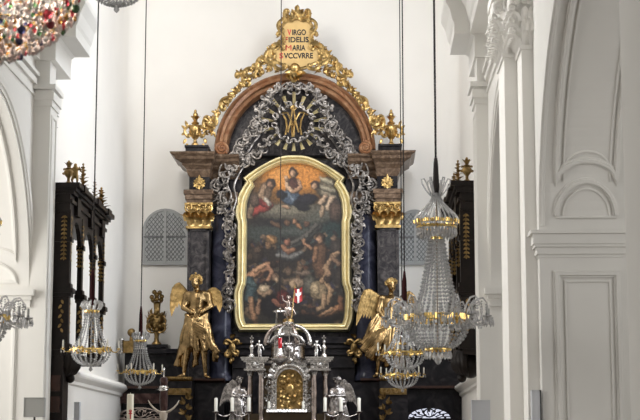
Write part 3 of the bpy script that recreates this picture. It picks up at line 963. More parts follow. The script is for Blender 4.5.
# (colour, soft edge, kind, numbers): e = ellipse cx cy rx ry tilt, s = stroke through points with width
PA = [
 ((46, 40, 36), 0, 'all'),
 ((120, 84, 45), 14, 'e', 291, 178, 42, 26, 0), ((196, 128, 58), 10, 'e', 291, 174, 30, 17, 0), ((205, 140, 70), 6, 'e', 280, 176, 12, 9, 0),
 ((92, 86, 74), 6, 'e', 292, 211, 36, 8, 0), ((120, 112, 96), 4, 'e', 287, 209, 22, 4, 0), ((84, 82, 72), 5, 'e', 318, 216, 18, 6, -.3),
 ((58, 62, 58), 6, 'e', 292, 229, 46, 7, 0), ((78, 80, 74), 4, 'e', 300, 231, 26, 2.5, 0), ((40, 38, 38), 5, 'e', 272, 222, 18, 4, 0),
 ((62, 66, 62), 7, 'e', 262, 236, 22, 7, .2), ((40, 52, 50), 7, 'e', 332, 234, 12, 14, 0),
 'DABS',
 # seated woman and child in the glow
 ((78, 44, 38), 2, 'e', 291, 185, 7, 8, .2), ((66, 82, 104), 2, 'e', 289, 197, 11, 6.5, .25), ((92, 108, 128), 2, 's', 1.6, (283, 192), (290, 197), (294, 204)),
 ((36, 34, 44), 2, 'e', 304, 199, 11, 5, -.2), ((30, 28, 34), 2, 'e', 300, 206, 8, 3.4, .3), ((32, 34, 44), 2, 'e', 279, 193, 5, 4, .4),
 ((70, 46, 36), 1.2, 'e', 291, 171.5, 4.2, 4.6, 0), ((178, 132, 98), 1, 'e', 291, 173, 2.6, 3.3, .1), ((190, 150, 116), 1.2, 's', 1.7, (284.5, 181), (285.5, 187), (290, 190)),
 ((186, 142, 108), .8, 'e', 284, 177.5, 2.2, 2.5, 0), ((170, 124, 92), 1, 's', 1.3, (297, 180), (299, 187), (292, 191)), ((168, 128, 98), 1, 's', 1.2, (282, 206), (287, 207)),
 # attending figure with red cloth on the left
 ((112, 86, 66), 2.5, 'e', 262, 192, 6, 10, .3), ((150, 116, 88), 1.5, 's', 2.2, (262, 186), (258, 196), (265, 200)), ((64, 46, 36), 1.2, 'e', 268.5, 182, 5, 4.5, 0),
 ((150, 106, 80), 1, 'e', 267.5, 184, 2.6, 3, .2), ((158, 52, 46), 1.5, 's', 3.4, (250, 212), (257, 208), (267, 205)), ((120, 40, 38), 1.5, 's', 2.4, (258, 201), (266, 205)),
 ((170, 160, 146), 1.5, 's', 1.5, (263, 198), (267, 203)), ((116, 92, 72), 2, 's', 2, (249, 205), (247, 216)), ((92, 70, 58), 3, 'e', 252, 199, 4, 6, 0),
 # winged figure on the right
 ((96, 84, 66), 3, 'e', 326, 186, 11, 8, -.4), ((146, 136, 112), 1.5, 's', 1.8, (320, 178), (331, 183)), ((136, 126, 104), 1.5, 's', 1.8, (318, 186), (333, 190)), ((120, 108, 88), 1.5, 's', 1.8, (322, 192), (334, 197)),
 ((70, 48, 38), 1.2, 'e', 313.5, 184, 4, 3.8, 0), ((164, 122, 90), 1, 'e', 313, 186, 2.6, 2.8, 0), ((178, 148, 120), 1.3, 's', 2.4, (331, 198), (326, 207)), ((168, 136, 108), 1.2, 's', 2, (324, 196), (319, 203)), ((150, 122, 96), 1.2, 's', 1.6, (322, 207), (320, 215)), ((78, 58, 48), 3, 'e', 334, 210, 6, 10, 0),
 # small cherubs in the cloud
 ((146, 98, 66), 1.2, 's', 1.8, (294, 222), (299, 227)), ((150, 104, 74), 1, 'e', 293, 221, 2, 2, 0), ((110, 76, 56), 1.5, 'e', 285, 222, 3, 2.5, 0), ((104, 70, 54), 1.5, 'e', 305, 223, 3, 2.2, 0), ((96, 68, 50), 1.5, 's', 1.6, (270, 222), (278, 226)),
 # flying figure with dark wings
 ((64, 62, 60), 2.5, 's', 4, (288, 246), (302, 238), (316, 226)), ((86, 82, 76), 1.5, 's', 1.4, (290, 243), (304, 236), (315, 224)), ((78, 80, 84), 3, 'e', 286, 254, 10, 5, .2), ((104, 102, 100), 2, 's', 1.5, (276, 255), (289, 257), (300, 252)),
 ((156, 96, 74), 1.2, 'e', 285.5, 241.5, 2.8, 3.2, 0), ((140, 92, 66), 1.2, 's', 1.8, (281, 246), (286, 251), (292, 249)), ((128, 92, 58), 2, 'e', 269.5, 239, 5.5, 4.5, .3), ((172, 120, 72), 1.2, 's', 1.4, (266, 236), (272, 241)), ((134, 96, 66), 1.2, 'e', 266, 245, 2.5, 3, 0),
 # standing figure in brown on the right
 ((92, 62, 44), 2.5, 's', 6, (319, 249), (317, 264), (321, 272)), ((130, 88, 60), 1.5, 's', 2, (315, 248), (313, 260)), ((62, 44, 36), 1.2, 'e', 319, 236.5, 4.5, 4, 0), ((164, 118, 88), 1, 'e', 318, 239, 2.7, 3.4, .1), ((150, 104, 76), 1.2, 's', 1.6, (309, 247), (304, 244), (302, 240)),
 ((60, 50, 46), 3, 'e', 335, 246, 6, 8, 0), ((120, 92, 72), 1.5, 'e', 333, 238, 2.2, 2.8, 0), ((148, 112, 82), 1.3, 's', 2, (324, 268), (331, 257), (337, 252)), ((120, 88, 66), 1.5, 's', 2.2, (331, 257), (338, 264)), ((52, 42, 38), 3, 'e', 338, 276, 5, 9, 0),
 # crowd and bending figure on the left
 ((58, 46, 40), 4, 'e', 252, 254, 8, 7, 0), ((92, 70, 56), 1.5, 'e', 255, 249, 2.6, 3, 0), ((82, 62, 50), 1.5, 'e', 248, 256, 2.4, 3, 0),
 ((174, 120, 86), 1.6, 's', 3.4, (246, 277), (256, 270), (266, 264)), ((186, 134, 98), 1.2, 's', 1.7, (252, 270), (265, 263.5)), ((158, 108, 80), 1.3, 's', 1.8, (266, 265), (270, 272), (266, 279)), ((56, 42, 36), 1.3, 'e', 271, 263, 3, 3, 0),
 ((56, 76, 82), 2.5, 's', 4.4, (247, 280), (250, 288), (247, 297)), ((66, 88, 92), 1.6, 's', 1.5, (245, 282), (253, 284)), ((150, 106, 76), 1.5, 's', 2.2, (249, 298), (250, 309), (253, 318)), ((140, 100, 74), 1.4, 's', 1.8, (258, 300), (256, 312)),
 ((186, 160, 128), 1.5, 'e', 262, 288, 5.5, 3.8, -.2), ((140, 110, 84), 1.3, 's', 1.8, (257, 291), (263, 295), (269, 291)), ((120, 92, 72), 1.6, 'e', 273.5, 277, 3, 4, 0), ((168, 136, 106), 1.2, 'e', 275, 279, 1.8, 2.6, 0),
 ((28, 24, 28), 4, 'e', 270, 305, 11, 10, 0), ((96, 34, 32), 2.5, 'e', 281, 296, 6, 6, .2), ((132, 76, 58), 1.4, 's', 1.8, (272, 300), (279, 305)), ((110, 66, 52), 1.5, 's', 1.8, (282, 306), (291, 300)),
 ((150, 122, 98), 2, 'e', 295, 282, 7, 4.5, .1), ((168, 136, 104), 1.3, 'e', 291, 284, 3, 4, 0), ((122, 100, 84), 2, 'e', 301, 272, 8, 3, .1), ((100, 78, 62), 1.5, 'e', 287, 271, 3, 3.5, 0), ((112, 86, 66), 1.5, 'e', 298, 268, 2.6, 3, 0),
 ((86, 82, 72), 2.5, 'e', 308, 284, 6, 9, .1),
 # pale seated figure lower right and the one lying in front
 ((152, 126, 92), 2.2, 'e', 317, 290, 8, 8.5, -.3), ((172, 146, 110), 1.5, 'e', 314, 288, 4, 6, -.2), ((148, 112, 80), 1.4, 's', 2.2, (320, 281), (326, 274), (325, 266)), ((160, 122, 86), 1.3, 's', 2, (325, 283), (330, 290), (326, 302)), ((160, 124, 90), 1.3, 's', 2, (323, 296), (322, 306), (317, 309)), ((66, 50, 40), 1.4, 'e', 326, 278, 3.4, 3.4, 0), ((150, 112, 84), 1.1, 'e', 328, 273, 2.2, 2.6, 0),
 ((34, 28, 26), 4, 'e', 326, 316, 14, 5, 0), ((168, 112, 74), 1.4, 's', 2.3, (338, 307), (330, 311), (320, 316), (311, 319)), ((120, 76, 52), 1.4, 's', 2.4, (339, 298), (340, 308)), ((176, 130, 92), 1.1, 's', 1.2, (331, 309), (321, 314)), ((24, 21, 21), 5, 'e', 300, 318, 26, 4, 0),
]
rp = random.Random(5); dabs = []
for i in range(260):
    x, y = rp.uniform(243, 343), 232 + 92 * rp.random() ** .8
    q = rp.random()
    col = ((96, 76, 60), (70, 60, 52), (60, 64, 62), (44, 38, 36), (30, 27, 28), (84, 58, 46), (112, 92, 74), (56, 50, 60))[int(q * 8)]
    an = rp.uniform(0, 3.14); L = rp.uniform(1.5, 5)
    dabs.append((col, rp.uniform(1, 2.5), 's', rp.uniform(.7, 2.2), (x, y), (x + L * math.cos(an), y + L * math.sin(an))))
k = PA.index('DABS')
figs = []
def mute(c, f): g = (c[0] + c[1] + c[2]) / 3; return tuple((a * .72 + (g * b) * .28) * f for a, b in zip(c, (1.08, 1.0, .88)))
for q in PA[k + 1:]:
    lum = sum(q[0]) / 3
    def shifted(dx, dy, gr, col, soft):
        if q[2] == 'e': return (col, soft, 'e', q[3] + dx, q[4] + dy, max(.5, q[5] * gr), max(.5, q[6] * gr), q[7])
        return (col, soft, 's', q[3] * gr) + tuple((a + dx, b + dy) for a, b in q[4:])
    figs.append(shifted(.9, 1.0, 1.12, mute(q[0], .42), q[1] + .8))
    figs.append(shifted(0, 0, 1, mute(q[0], .92), q[1] + .6))
    figs.append(shifted(-.5, -.6, .5, mute(q[0], 1.18), q[1] + .9))
PA[k:] = dabs + figs
PA = [(SK(*q[0]),) + tuple(q[1:]) for q in PA]
def paint(x, y):
    c = [0, 0, 0]
    wx = x + 1.5 * noise.noise(Vector((x * .25, y * .25, 3))) + .5 * noise.noise(Vector((x * .8, y * .8, 4))); wy = y + 1.5 * noise.noise(Vector((x * .25, y * .25, 9))) + .5 * noise.noise(Vector((x * .8, y * .8, 14)))
    for q in PA:
        col = q[0]
        if q[2] == 'all': c = list(col); continue
        if q[2] == 'e':
            cx, cy, rx, ry, tl = q[3:]
            if abs(wx - cx) > max(rx, ry) + q[1] or abs(wy - cy) > max(rx, ry) + q[1]: continue
            dx, dy = wx - cx, wy - cy; ct, st = math.cos(tl), math.sin(tl)
            u, w_ = dx * ct + dy * st, -dx * st + dy * ct
            d = (math.hypot(u / rx, w_ / ry) - 1) * min(rx, ry)
        else:
            pts = q[4:]; mg = q[3] + q[1]
            if not (min(p[0] for p in pts) - mg < wx < max(p[0] for p in pts) + mg and min(p[1] for p in pts) - mg < wy < max(p[1] for p in pts) + mg): continue
            d = min(seg_d(wx, wy, pts[i], pts[i + 1]) for i in range(len(pts) - 1)) - q[3]
        k = .5 - d / max(.6, q[1])
        if k <= 0: continue
        k = min(1, k); k = k * k * (3 - 2 * k)
        c = [a + (b - a) * k for a, b in zip(c, col)]
    n_ = max(.25, 1 + .55 * noise.noise(Vector((x * .45, y * .45, 1))) + .5 * noise.noise(Vector((x * 1.1, y * 1.1, 5))))
    n_ *= .80 if y > 214 else .84
    return [max(0.001, v * n_) for v in c]
rowsN, colsN = 250, 150
mid = [((a[0] + b[0]) / 2, (a[1] + b[1]) / 2) for a, b in zip(OUT, INN)]
y0p, y1p = 160.2, 327
def edge(y):
    for i in range(len(mid) - 1):
        (xa, ya), (xb, yb) = mid[i], mid[i + 1]
        if ya <= y <= yb: return xa + (xb - xa) * (y - ya) / max(1e-6, yb - ya)
    return mid[-1][0]
vs = []; cols = []
zsl = lambda py: P(293, py, 36.4).z
for j in range(rowsN):
    py = y0p + (y1p - y0p) * j / (rowsN - 1)
    hwm = max(.02, abs(P(edge(py), py, 36.4).x - P(293, 300, 36.4).x))
    for i in range(colsN):
        k = i / (colsN - 1) * 2 - 1
        vs.append((XA + hwm * k, 36.47, zsl(py))); cols.append(paint(292.6 + hwm * k / S, py))
fs = [(j * colsN + i, j * colsN + i + 1, (j + 1) * colsN + i + 1, (j + 1) * colsN + i) for j in range(rowsN - 1) for i in range(colsN - 1)]
org = ORG[pic.name]
me = bpy.data.meshes.new('canvas'); me.from_pydata([Vector(q) - org for q in vs], [], fs); me.update()
at_ = me.color_attributes.new('paint', 'FLOAT_COLOR', 'POINT')
at_.data.foreach_set('color', [u for c in cols for u in (*c, 1)])
m_, nt, b = nodes_of('oil_paint'); an_ = nt.nodes.new('ShaderNodeAttribute'); an_.attribute_name = 'paint'
nt.links.new(an_.outputs['Color'], b.inputs['Base Color']); b.inputs['Roughness'].default_value = .45
me.materials.append(m_)
cv = bpy.data.objects.new('canvas', me); C.objects.link(cv); cv.parent = pic
sm = cv.modifiers.new('stretcher_depth', 'SOLIDIFY'); sm.thickness = .04; sm.offset = 1

# ------------------------------------------------------------------ silvered openwork with rays and monogram
sil = empty('openwork_ornament', (XA, 36.45, zz(310)), 'silvered openwork of scrolls and gold rays around the painting', 'ornament')
def oy(): return 36.14 + rng.uniform(-.07, .07)
C0 = (293.6, 123.5); c0 = A2(*C0, 36.2)
def hook(t, px, py, size, ang, turn, y, r=.022):
    # tapered leaf stem curling in the plane of the carving
    x, z = A2(px, py, 36.2); p = Vector((x, y, z)); pts = [p]; n = 8
    for k in range(n):
        ang += turn / n * (.5 + k / n); p = p + Vector((math.cos(ang), -.06, math.sin(ang))) * size / n; pts.append(p)
    t.tube(pts, [r * (.7 + .5 * math.sin(PI * k / n)) * (1 - .85 * (k / n) ** 2) for k in range(n + 1)], 6, .7)
t = MB()
for i in range(26):
    a = 2 * PI * i / 26; r = 18.6 * (1 + .04 * math.sin(5 * a)) * S
    t.ell((c0[0] + r * math.cos(a), 36.2, c0[1] + r * math.sin(a)), (.062, .06, .055), 8, 6)
    for q in (0, 1): hook(t, C0[0] + 18.6 * math.cos(a), C0[1] - 18.6 * math.sin(a), rng.uniform(.10, .17), a + rng.uniform(-1.2, 1.2) + (PI if q else 0), rng.choice((-2.6, 2.6)), 36.14)
t.build('cloud_ring', 'silverleaf', sil, 45)
# side traceries: scrolls laid along guide lines, then sprouting leaves
def tracery(t, guide, width, dens, seed, sz=.34):
    r_ = random.Random(seed)
    L = [0]
    for a, b in zip(guide, guide[1:]): L.append(L[-1] + math.hypot(b[0] - a[0], b[1] - a[1]))
    n = int(L[-1] / dens)
    for i in range(n):
        s_ = L[-1] * (i + .5) / n
        k = max(j for j in range(len(guide) - 1) if L[j] <= s_)
        f_ = (s_ - L[k]) / (L[k + 1] - L[k])
        gx = guide[k][0] + (guide[k + 1][0] - guide[k][0]) * f_; gy = guide[k][1] + (guide[k + 1][1] - guide[k][1]) * f_
        w = width[k] + (width[k + 1] - width[k]) * f_
        dx, dy = guide[k + 1][0] - guide[k][0], guide[k + 1][1] - guide[k][1]
        a = math.atan2(-dy, dx)
        for q in range(1):
            ox, oyy = r_.uniform(-w, w), r_.uniform(-2, 2)
            an = a + r_.uniform(-.7, .7); h = sz / S * r_.uniform(.35, .62)
            p, p2 = (gx + ox - h * math.cos(an), gy + oyy + h * math.sin(an)), (gx + ox + h * math.cos(an), gy + oyy - h * math.sin(an))
            cscroll(t, A2(*p, 36.4), A2(*p2, 36.4), r_.choice((-1, 1)) * r_.uniform(.25, .5), r_.uniform(.018, .032), oy(), n=5)
            rocaille(t, gx + r_.uniform(-w, w), gy + r_.uniform(-2, 2), r_.uniform(.08, .13), r_.uniform(0, 6.28), oy(), 2, seed + i)
            
            for e in range(2): hook(t, gx + r_.uniform(-w, w), gy + r_.uniform(-2, 2), r_.uniform(.12, .22), r_.uniform(0, 6.28), r_.choice((-1, 1)) * r_.uniform(2, 3.6), oy(), r_.uniform(.018, .028))
def f(t):
    circ = lambda r, a0, a1, n: [(C0[0] + r * math.cos(a0 + (a1 - a0) * k / n), C0[1] - r * math.sin(a0 + (a1 - a0) * k / n)) for k in range(n + 1)]
    tracery(t, circ(36, PI * .5, PI * 1.08, 7), [1.2, 1.5, 1.5, 1.5, 1.5, 1.5, 1.5, 2], 4.6, 11, .22)
    tracery(t, circ(30, PI * .72, PI * 1.12, 5), [1] * 6, 9, 31, .16)
    tracery(t, [(258, 124), (252, 134), (248, 142), (242, 152), (236, 161)], [3, 4, 5, 5, 4], 4.6, 12, .33)
    tracery(t, [(270, 142), (262, 149), (254, 156), (246, 165)], [3, 3, 3, 2.5], 5.5, 15, .24)
    tracery(t, [(240, 158), (231, 170), (224, 180), (221, 192), (224, 205)], [4, 5, 6, 6, 5], 4.8, 13, .36)
    tracery(t, [(224, 200), (228, 215), (230, 232)], [5, 5, 3.5], 4.4, 14, .30)
    tracery(t, [(230, 232), (229, 255), (231, 275), (228, 295), (230, 312)], [3, 2.5, 2, 2.5, 2.5], 4.6, 16, .24)
    # long stems that tie the scrolls together
    for g in (circ(36, PI * .5, PI * 1.1, 9) + [(254, 142), (245, 156), (236, 167), (227, 182), (231, 196), (225, 210), (232, 226), (228, 250), (232, 272), (227, 292), (231, 312)],
              [(276, 141), (264, 146), (256, 150), (247, 162), (240, 172), (234, 186), (236, 200), (230, 216)], [(262, 128), (252, 130), (246, 140), (246, 150)]):
        pts = [P(x, y, 36.2) for x, y in g]; fine = []
        for i in range(len(pts) - 1):
            p0, p1, p2, p3 = pts[max(0, i - 1)], pts[i], pts[i + 1], pts[min(len(pts) - 1, i + 2)]
            for k in range(6):
                u = k / 6
                fine.append(.5 * ((2 * p1) + (p2 - p0) * u + (2 * p0 - 5 * p1 + 4 * p2 - p3) * u * u + (3 * p1 - p0 - 3 * p2 + p3) * u ** 3))
        t.tube(fine, .026, 6)
t = MB(); f(t); t.build('scroll_tracery', 'silverleaf', sil, 45); t.mirrored(XA).build('scroll_tracery', 'silverleaf', sil, 45)
# rays
for i in range(18):
    a = PI / 2 + 2 * PI * i / 18
    r0, r1 = 19.5 * S, (34 if i % 2 == 0 else 31) * S
    if math.sin(a) < -.3: r1 = 27.5 * S
    d = Vector((math.cos(a), 0, math.sin(a))); n = Vector((-d.z, 0, d.x)); c = Vector((c0[0], 36.3, c0[1]))
    v = []
    for r, w in ((r0, .022), (r1, .048)):
        for sx, dy in ((-1, .02), (0, -.03), (1, .02)): v.append(c + d * r + n * w * sx + Vector((0, dy, 0)))
    MB().add(v, [(0, 1, 4, 3), (1, 2, 5, 4), (2, 0, 3, 5), (0, 2, 1), (3, 4, 5)]).build('ray', 'palegold', sil)
# interlaced gilded monogram of letter strokes
t = MB()
def stroke(pts, r=.03, y=36.2):
    t.tube([Vector((A2(x, z, 36.4)[0], y, A2(x, z, 36.4)[1])) for x, z in pts], r, 6)
DM = -4.3
stroke([(285.5, 141 + DM), (287.5, 134 + DM), (286.5, 126 + DM), (282.5, 119 + DM), (280, 121 + DM)], .024); stroke([(282.5, 119 + DM), (288, 119 + DM), (292, 128 + DM), (293, 143 + DM)], .024)
stroke([(305, 119 + DM), (300, 119 + DM), (295, 128 + DM), (294, 143 + DM)], .024, 36.16); stroke([(302, 141 + DM), (300.5, 134 + DM), (301.5, 126 + DM), (305, 119 + DM), (308, 121 + DM)], .024)
stroke([(288.5, 139 + DM), (291, 128 + DM), (293.8, 112 + DM)], .02, 36.13); stroke([(293.8, 112 + DM), (296, 128 + DM), (299, 139 + DM)], .02, 36.13); stroke([(289.5, 132 + DM), (298, 131 + DM)], .016, 36.13)
stroke([(293.8, 112 + DM), (291, 115 + DM), (294, 118 + DM), (297, 115 + DM), (293.8, 112 + DM)], .016, 36.12)
t.build('monogram', 'gold', sil, 45)
# gold shell over the crown of the ring
t = MB(); 
for i in range(7): rocaille(t, 293 + (i - 3) * .8, 77, .22, PI / 2 + (3 - i) * .3, 36.2, 2, i)
t.ell((A2(293.5, 76)[0], 36.1, A2(293.5, 76)[1]), (.1, .08, .14), 10, 8)
t.build('crowning_shell', 'gold', sil, 45)

# ------------------------------------------------------------------ inscription cartouche on top of the gable
car = empty('inscription_cartouche', (XA, 36.2, zz(72)), 'gilded cartouche with a Latin inscription on top of the gable', 'cartouche')
KX = 297.2
hpl = [(0, 19), (8, 20), (13, 23), (15.5, 27), (15.2, 31), (15.2, 36), (15.6, 42), (18, 47), (22.5, 51), (24.5, 57), (22, 62), (15, 65), (8, 68), (0, 69.5)]
poly = [(KX + x, y) for x, y in hpl] + [(KX - x, y) for x, y in hpl[-2:0:-1]]
t = MB(); t.prism([A2(x, y, 36.15) for x, y in poly], 36.12, 36.3); t.build('board', 'board', car)
t = MB()
pp = poly + [poly[0]]
t.tube([Vector((A2(x, y, 36.15)[0], 36.1, A2(x, y, 36.15)[1])) for x, y in pp], .035, 6)
half_ = []
for (a, b, bu, r) in (((14, 20), (17, 32), -.3, .04), ((17, 33), (16, 45), .3, .04), ((15, 45), (27, 56), -.3, .055), ((26, 50), (25, 65), -.4, .055), ((24, 64), (12, 69), -.25, .05), ((28, 60), (40, 68), -.4, .05), ((40, 67), (52, 76), .35, .045)):
    for sg in (-1, 1): cscroll(t, A2(KX + sg * a[0], a[1], 36.15), A2(KX + sg * b[0], b[1], 36.15), -bu * sg, r, 36.1)
k = 0
for x, y, a, s_ in ((17, 25, .5, .12), (18, 34, .2, .12), (17, 42, .6, .13), (22, 48, .8, .2), (27, 54, .5, .22), (30, 60, .7, .22), (34, 63, 1.2, .18), (27, 66, -.4, .16), (10, 20, 1.1, .2), (38, 66, .9, .16), (44, 70, .8, .14), (20, 69, -.9, .12)):
    for sg in (-1, 1): k += 1; rocaille(t, KX + sg * x, y, s_, a if sg > 0 else PI - a, 36.12, 5, k)
t.build('scrolled_border', 'gold', car, 45)
t = MB()
for i in range(7): rocaille(t, KX + (i - 3) * 1.4, 20 - 2.2 * (3 - abs(i - 3)) * .5, .24 if i != 3 else .32, PI / 2 + (3 - i) * .28, 36.1, 3, i)
for sg in (-1, 1):
    cscroll(t, A2(KX + sg * 4, 20, 36.15), A2(KX + sg * 12, 12, 36.15), -sg * .4, .05, 36.1); rocaille(t, KX + sg * 10, 14, .17, PI / 2 - sg * .5, 36.1, 4, 77)
x, z = A2(KX, 14, 36.15); t.ell((x, 36.08, z), (.08, .07, .13), 10, 8)
x, z = A2(KX, 8.5, 36.15); t.ell((x, 36.08, z), (.06, .05, .06), 8, 6)
t.build('crowning_shell', 'gold', car, 45)
t = MB(); x, z = A2(295, 69, 36.1)
for i in range(5): rocaille(t, 295 + (i - 2) * .8, 70, .28, -PI / 2 + (i - 2) * .3, 36.02, 3, i + 5)
t.ell((x, 36.0, z), (.12, .1, .12), 10, 8); t.build('mask_leaf', 'gold', car, 45)


def text_mesh(txt, x0, x1, ytop, ybot, m, name, y=36.115):
    bold = -.004 if txt == 'M' else .024
    cu = bpy.data.curves.new('txt', 'FONT'); cu.body = txt; cu.extrude = .01; cu.size = 1; cu.offset = bold
    o = bpy.data.objects.new('txt', cu); C.objects.link(o)
    dg = bpy.context.evaluated_depsgraph_get(); dg.update()
    e = bpy.data.meshes.new_from_object(o.evaluated_get(dg))
    vs = [v.co.copy() for v in e.vertices]; fs = [tuple(p.vertices) for p in e.polygons]
    bpy.data.objects.remove(o); bpy.data.curves.remove(cu); bpy.data.meshes.remove(e)
    ax, bx = min(v.x for v in vs), max(v.x for v in vs); az, bz = min(v.y for v in vs), max(v.y for v in vs)
    p0, p1 = P(x0, ybot, y), P(x1, ytop, y)
    t = MB(); t.add([(p0.x + (v.x - ax) / (bx - ax) * (p1.x - p0.x), y - v.z * .6, p0.z + (v.y - az) / (bz - az) * (p1.z - p0.z)) for v in vs], fs)
    return t
red, blk = MB(), MB()
for first, rest, x0, xm, x1, ya, yb in (('V', 'IRGO', 287.3, 291.4, 306, 29.4, 35.2), ('F', 'IDELIS', 284, 287.8, 308.7, 36.8, 42.4), ('M', 'ARIA', 285.8, 291.4, 305.5, 45.0, 50.6), ('S', 'VCCVRRE', 279.4, 283, 313, 52.8, 58.6)):
    tag(text_mesh(first, x0, xm, ya, yb, 0, '').build('initial', 'red', car), 'red initial letter'); a = text_mesh(rest, xm + .8, x1, ya, yb, 0, ''); blk.add(a.v, a.f)
tag(blk.build('lettering', 'black_paint', car), 'black lettering')

# ------------------------------------------------------------------ gilded urns on the cornice
def flame_urn(px, mirror):
    x, z = A2(px, 145.5, 36.25); yb = 36.25
    o = empty('flame_urn', (x, yb, z), 'gilded urn with flower on the %s shoulder of the gable' % ('right' if mirror else 'left'), 'urn', 'gilded urns on the altar cornice')
    s_ = S
    def Q(r, dy): return (r * s_, z + dy * s_)
    MB().lathe([Q(3.6, 0), Q(3.6, 1.5), Q(2, 3), Q(1.6, 6), Q(3, 9), Q(5.4, 13), Q(6.2, 17), Q(5.2, 20.5), Q(3.2, 22), Q(4.2, 23.2), Q(2.2, 25)], (x, yb, 0), 20).build('urn_body', 'gold', o, 40)
    t = MB()
    for i in range(14): 
        a = 2 * PI * i / 14; t.tube([Vector((x + s_ * r * math.cos(a), yb + s_ * r * math.sin(a), z + h * s_)) for r, h in ((2, 7), (4.5, 10.5), (6.3, 15))], .012, 4)
    t.build('gadroons', 'gold', o)
    for sg in (-1, 1):
        t = MB(); cscroll(t, (x + sg * 5.5 * s_, z + 20 * s_), (x + sg * 8 * s_, z + 9 * s_), -sg * .35 * -1, .035, yb - .02)
        rr_ = (px - 0)
        for a, dx, dy in ((1.2, 8, 20), (-.6, 9, 14), (-1.2, 9.5, 7), (.6, 9, 17), (-1.4, 8, 2)):
            t.leaf((x + sg * dx * s_, yb, z + dy * s_), (sg * math.cos(a), 0, math.sin(a)), .15, .07, .5)
        t.build('handle', 'gold', o, 45)
    t = MB()
    for i in range(8):
        a = 2 * PI * i / 8; t.leaf((x, yb, z + 24.5 * s_), (.5 * math.cos(a), .5 * math.sin(a), 1), .19, .09, .5, (math.cos(a), math.sin(a), .1))
    t.ell((x, yb, z + 31.5 * s_), (.06, .06, .08), 8, 6); t.ell((x, yb, z + 35 * s_), (.035, .035, .06), 8, 6)
    t.build('flower', 'gold', o, 45)
flame_urn(195, False); flame_urn(391.3, True)
# ------------------------------------------------------------------ figures
def figq(Y0):
    def Q(px, py, d=0): return P(px, py, Y0 - d * S)
    return Q


def hand(post, w, d, nrm, L, curl=.5):
    """palm, four unequal bent fingers and a thumb; w wrist, d pointing direction, nrm palm normal, L hand length"""
    w, d = Vector(w), Vector(d).normalized(); nrm = Vector(nrm); nrm = (nrm - d * nrm.dot(d)).normalized(); s = d.cross(nrm)
    pe = w + d * L * .48
    post.ell(w + d * L * .26, (L * .2, L * .2, L * .2), 8, 6)
    for k, (o, l) in enumerate(((-.17, .42), (-.06, .5), (.06, .46), (.16, .36))):
        a = pe + s * o * L - d * L * .18; p = [a]; ang = 0
        for j in range(4):
            ang += curl * (.2 if j == 0 else .55); p.append(p[-1] + (d * math.cos(ang) + nrm * math.sin(ang)) * (L * l * (.45 if j == 0 else .3)))
        post.tube(p, [L * .068, L * .065, L * .06, L * .055, L * .035], 6)
    a = w + d * L * .16 - s * L * .12; td = (d * .55 - s * .75 + nrm * .35).normalized()
    post.tube([a, a + td * L * .2, a + td * L * .34 + d * L * .08, a + td * L * .38 + d * L * .2], [L * .08, L * .075, L * .065, L * .04], 6)


def head(t, c, r, face=(0, -1, 0), up=(0, 0, 1)):
    """skull, jaw, nose, brows, lips, ears; r = half head height"""
    c = Vector(c); f = Vector(face).normalized(); u = Vector(up); u = (u - f * u.dot(f)).normalized(); s = f.cross(u)
    m = Matrix((s, f, u)).transposed()
    def pt(a, b, h): return c + m @ Vector((a * r, b * r, h * r))
    t.ell(pt(0, -.08, .25), (.70 * r, .85 * r, .74 * r), 14, 10, m)
    t.ell(pt(0, .12, -.32), (.55 * r, .62 * r, .62 * r), 12, 8, m)
    t.cap(pt(0, .45, -.72), pt(0, .5, -.75), .22 * r)
    t.cap(pt(0, .70, .08), pt(0, .88, -.22), .09 * r, .15 * r, 6)
    t.cap(pt(-.36, .66, .14), pt(.36, .66, .14), .12 * r, .12 * r, 6)
    t.cap(pt(-.18, .68, -.46), pt(.18, .68, -.46), .10 * r, .10 * r, 6)
    for k in (-1, 1):
        t.ell(pt(k * .27, .66, .0), .10 * r, 6, 5); t.ell(pt(k * .66, -.02, -.08), (.08 * r, .16 * r, .22 * r), 6, 5, m)
        t.ell(pt(k * .34, .5, -.28), .2 * r, 6, 5)
    return pt


def curls(t, pt, r, n, seed, low=-.3):
    r_ = random.Random(seed)
    for i in range(n):
        a = r_.uniform(0, 2 * PI); h = r_.uniform(low, 1.0)
        k = math.sqrt(max(.05, 1 - (max(0, h - .1)) ** 2)); b = math.sin(a)
        if b > .25 and h < .5: continue
        q = pt(.78 * k * math.cos(a), .88 * k * b - .05, .25 + h * .72)
        t.tube([q + Vector((r * .16 * math.cos(j * 1.1 + a), r * .1 * math.sin(j * .9), r * .16 * math.sin(j * 1.1 + a))) for j in range(6)], [r * .17, r * .17, r * .16, r * .14, r * .11, r * .06], 5)


def wing(t, lead, feathers, rows=3, bow=.35, nrm=(0, -1, 0), w=.09):
    """lead = leading edge points; feathers = (direction, length) at the root and at the end of the leading edge"""
    lead = [Vector(p) for p in lead]; L = [0]
    for a, b in zip(lead, lead[1:]): L.append(L[-1] + (b - a).length)
    def at(k):
        s = k * L[-1]; i = max(j for j in range(len(lead) - 1) if L[j] <= s + 1e-9); return lead[i].lerp(lead[i + 1], (s - L[i]) / (L[i + 1] - L[i]))
    (d0, l0), (d1, l1) = feathers
    t.tube([at(i / 10) for i in range(11)], [w * .55 * (1 - .04 * i) for i in range(11)], 8)
    for row in range(rows):
        k_ = (1, .62, .36)[row]; n = (11, 12, 12)[row]
        for i in range(n):
            k = (i + .5) / n; d = Vector(d0).normalized().lerp(Vector(d1).normalized(), k ** .8); l = (l0 + (l1 - l0) * k) * k_
            p = at(k) + Vector(nrm) * (.012 + .022 * row) + Vector((0, -.004 * (i % 2), 0))
            t.leaf(p, d, l, w * (1.3 if row == 0 else 1.15), bow * .5, nrm, 6, .14)


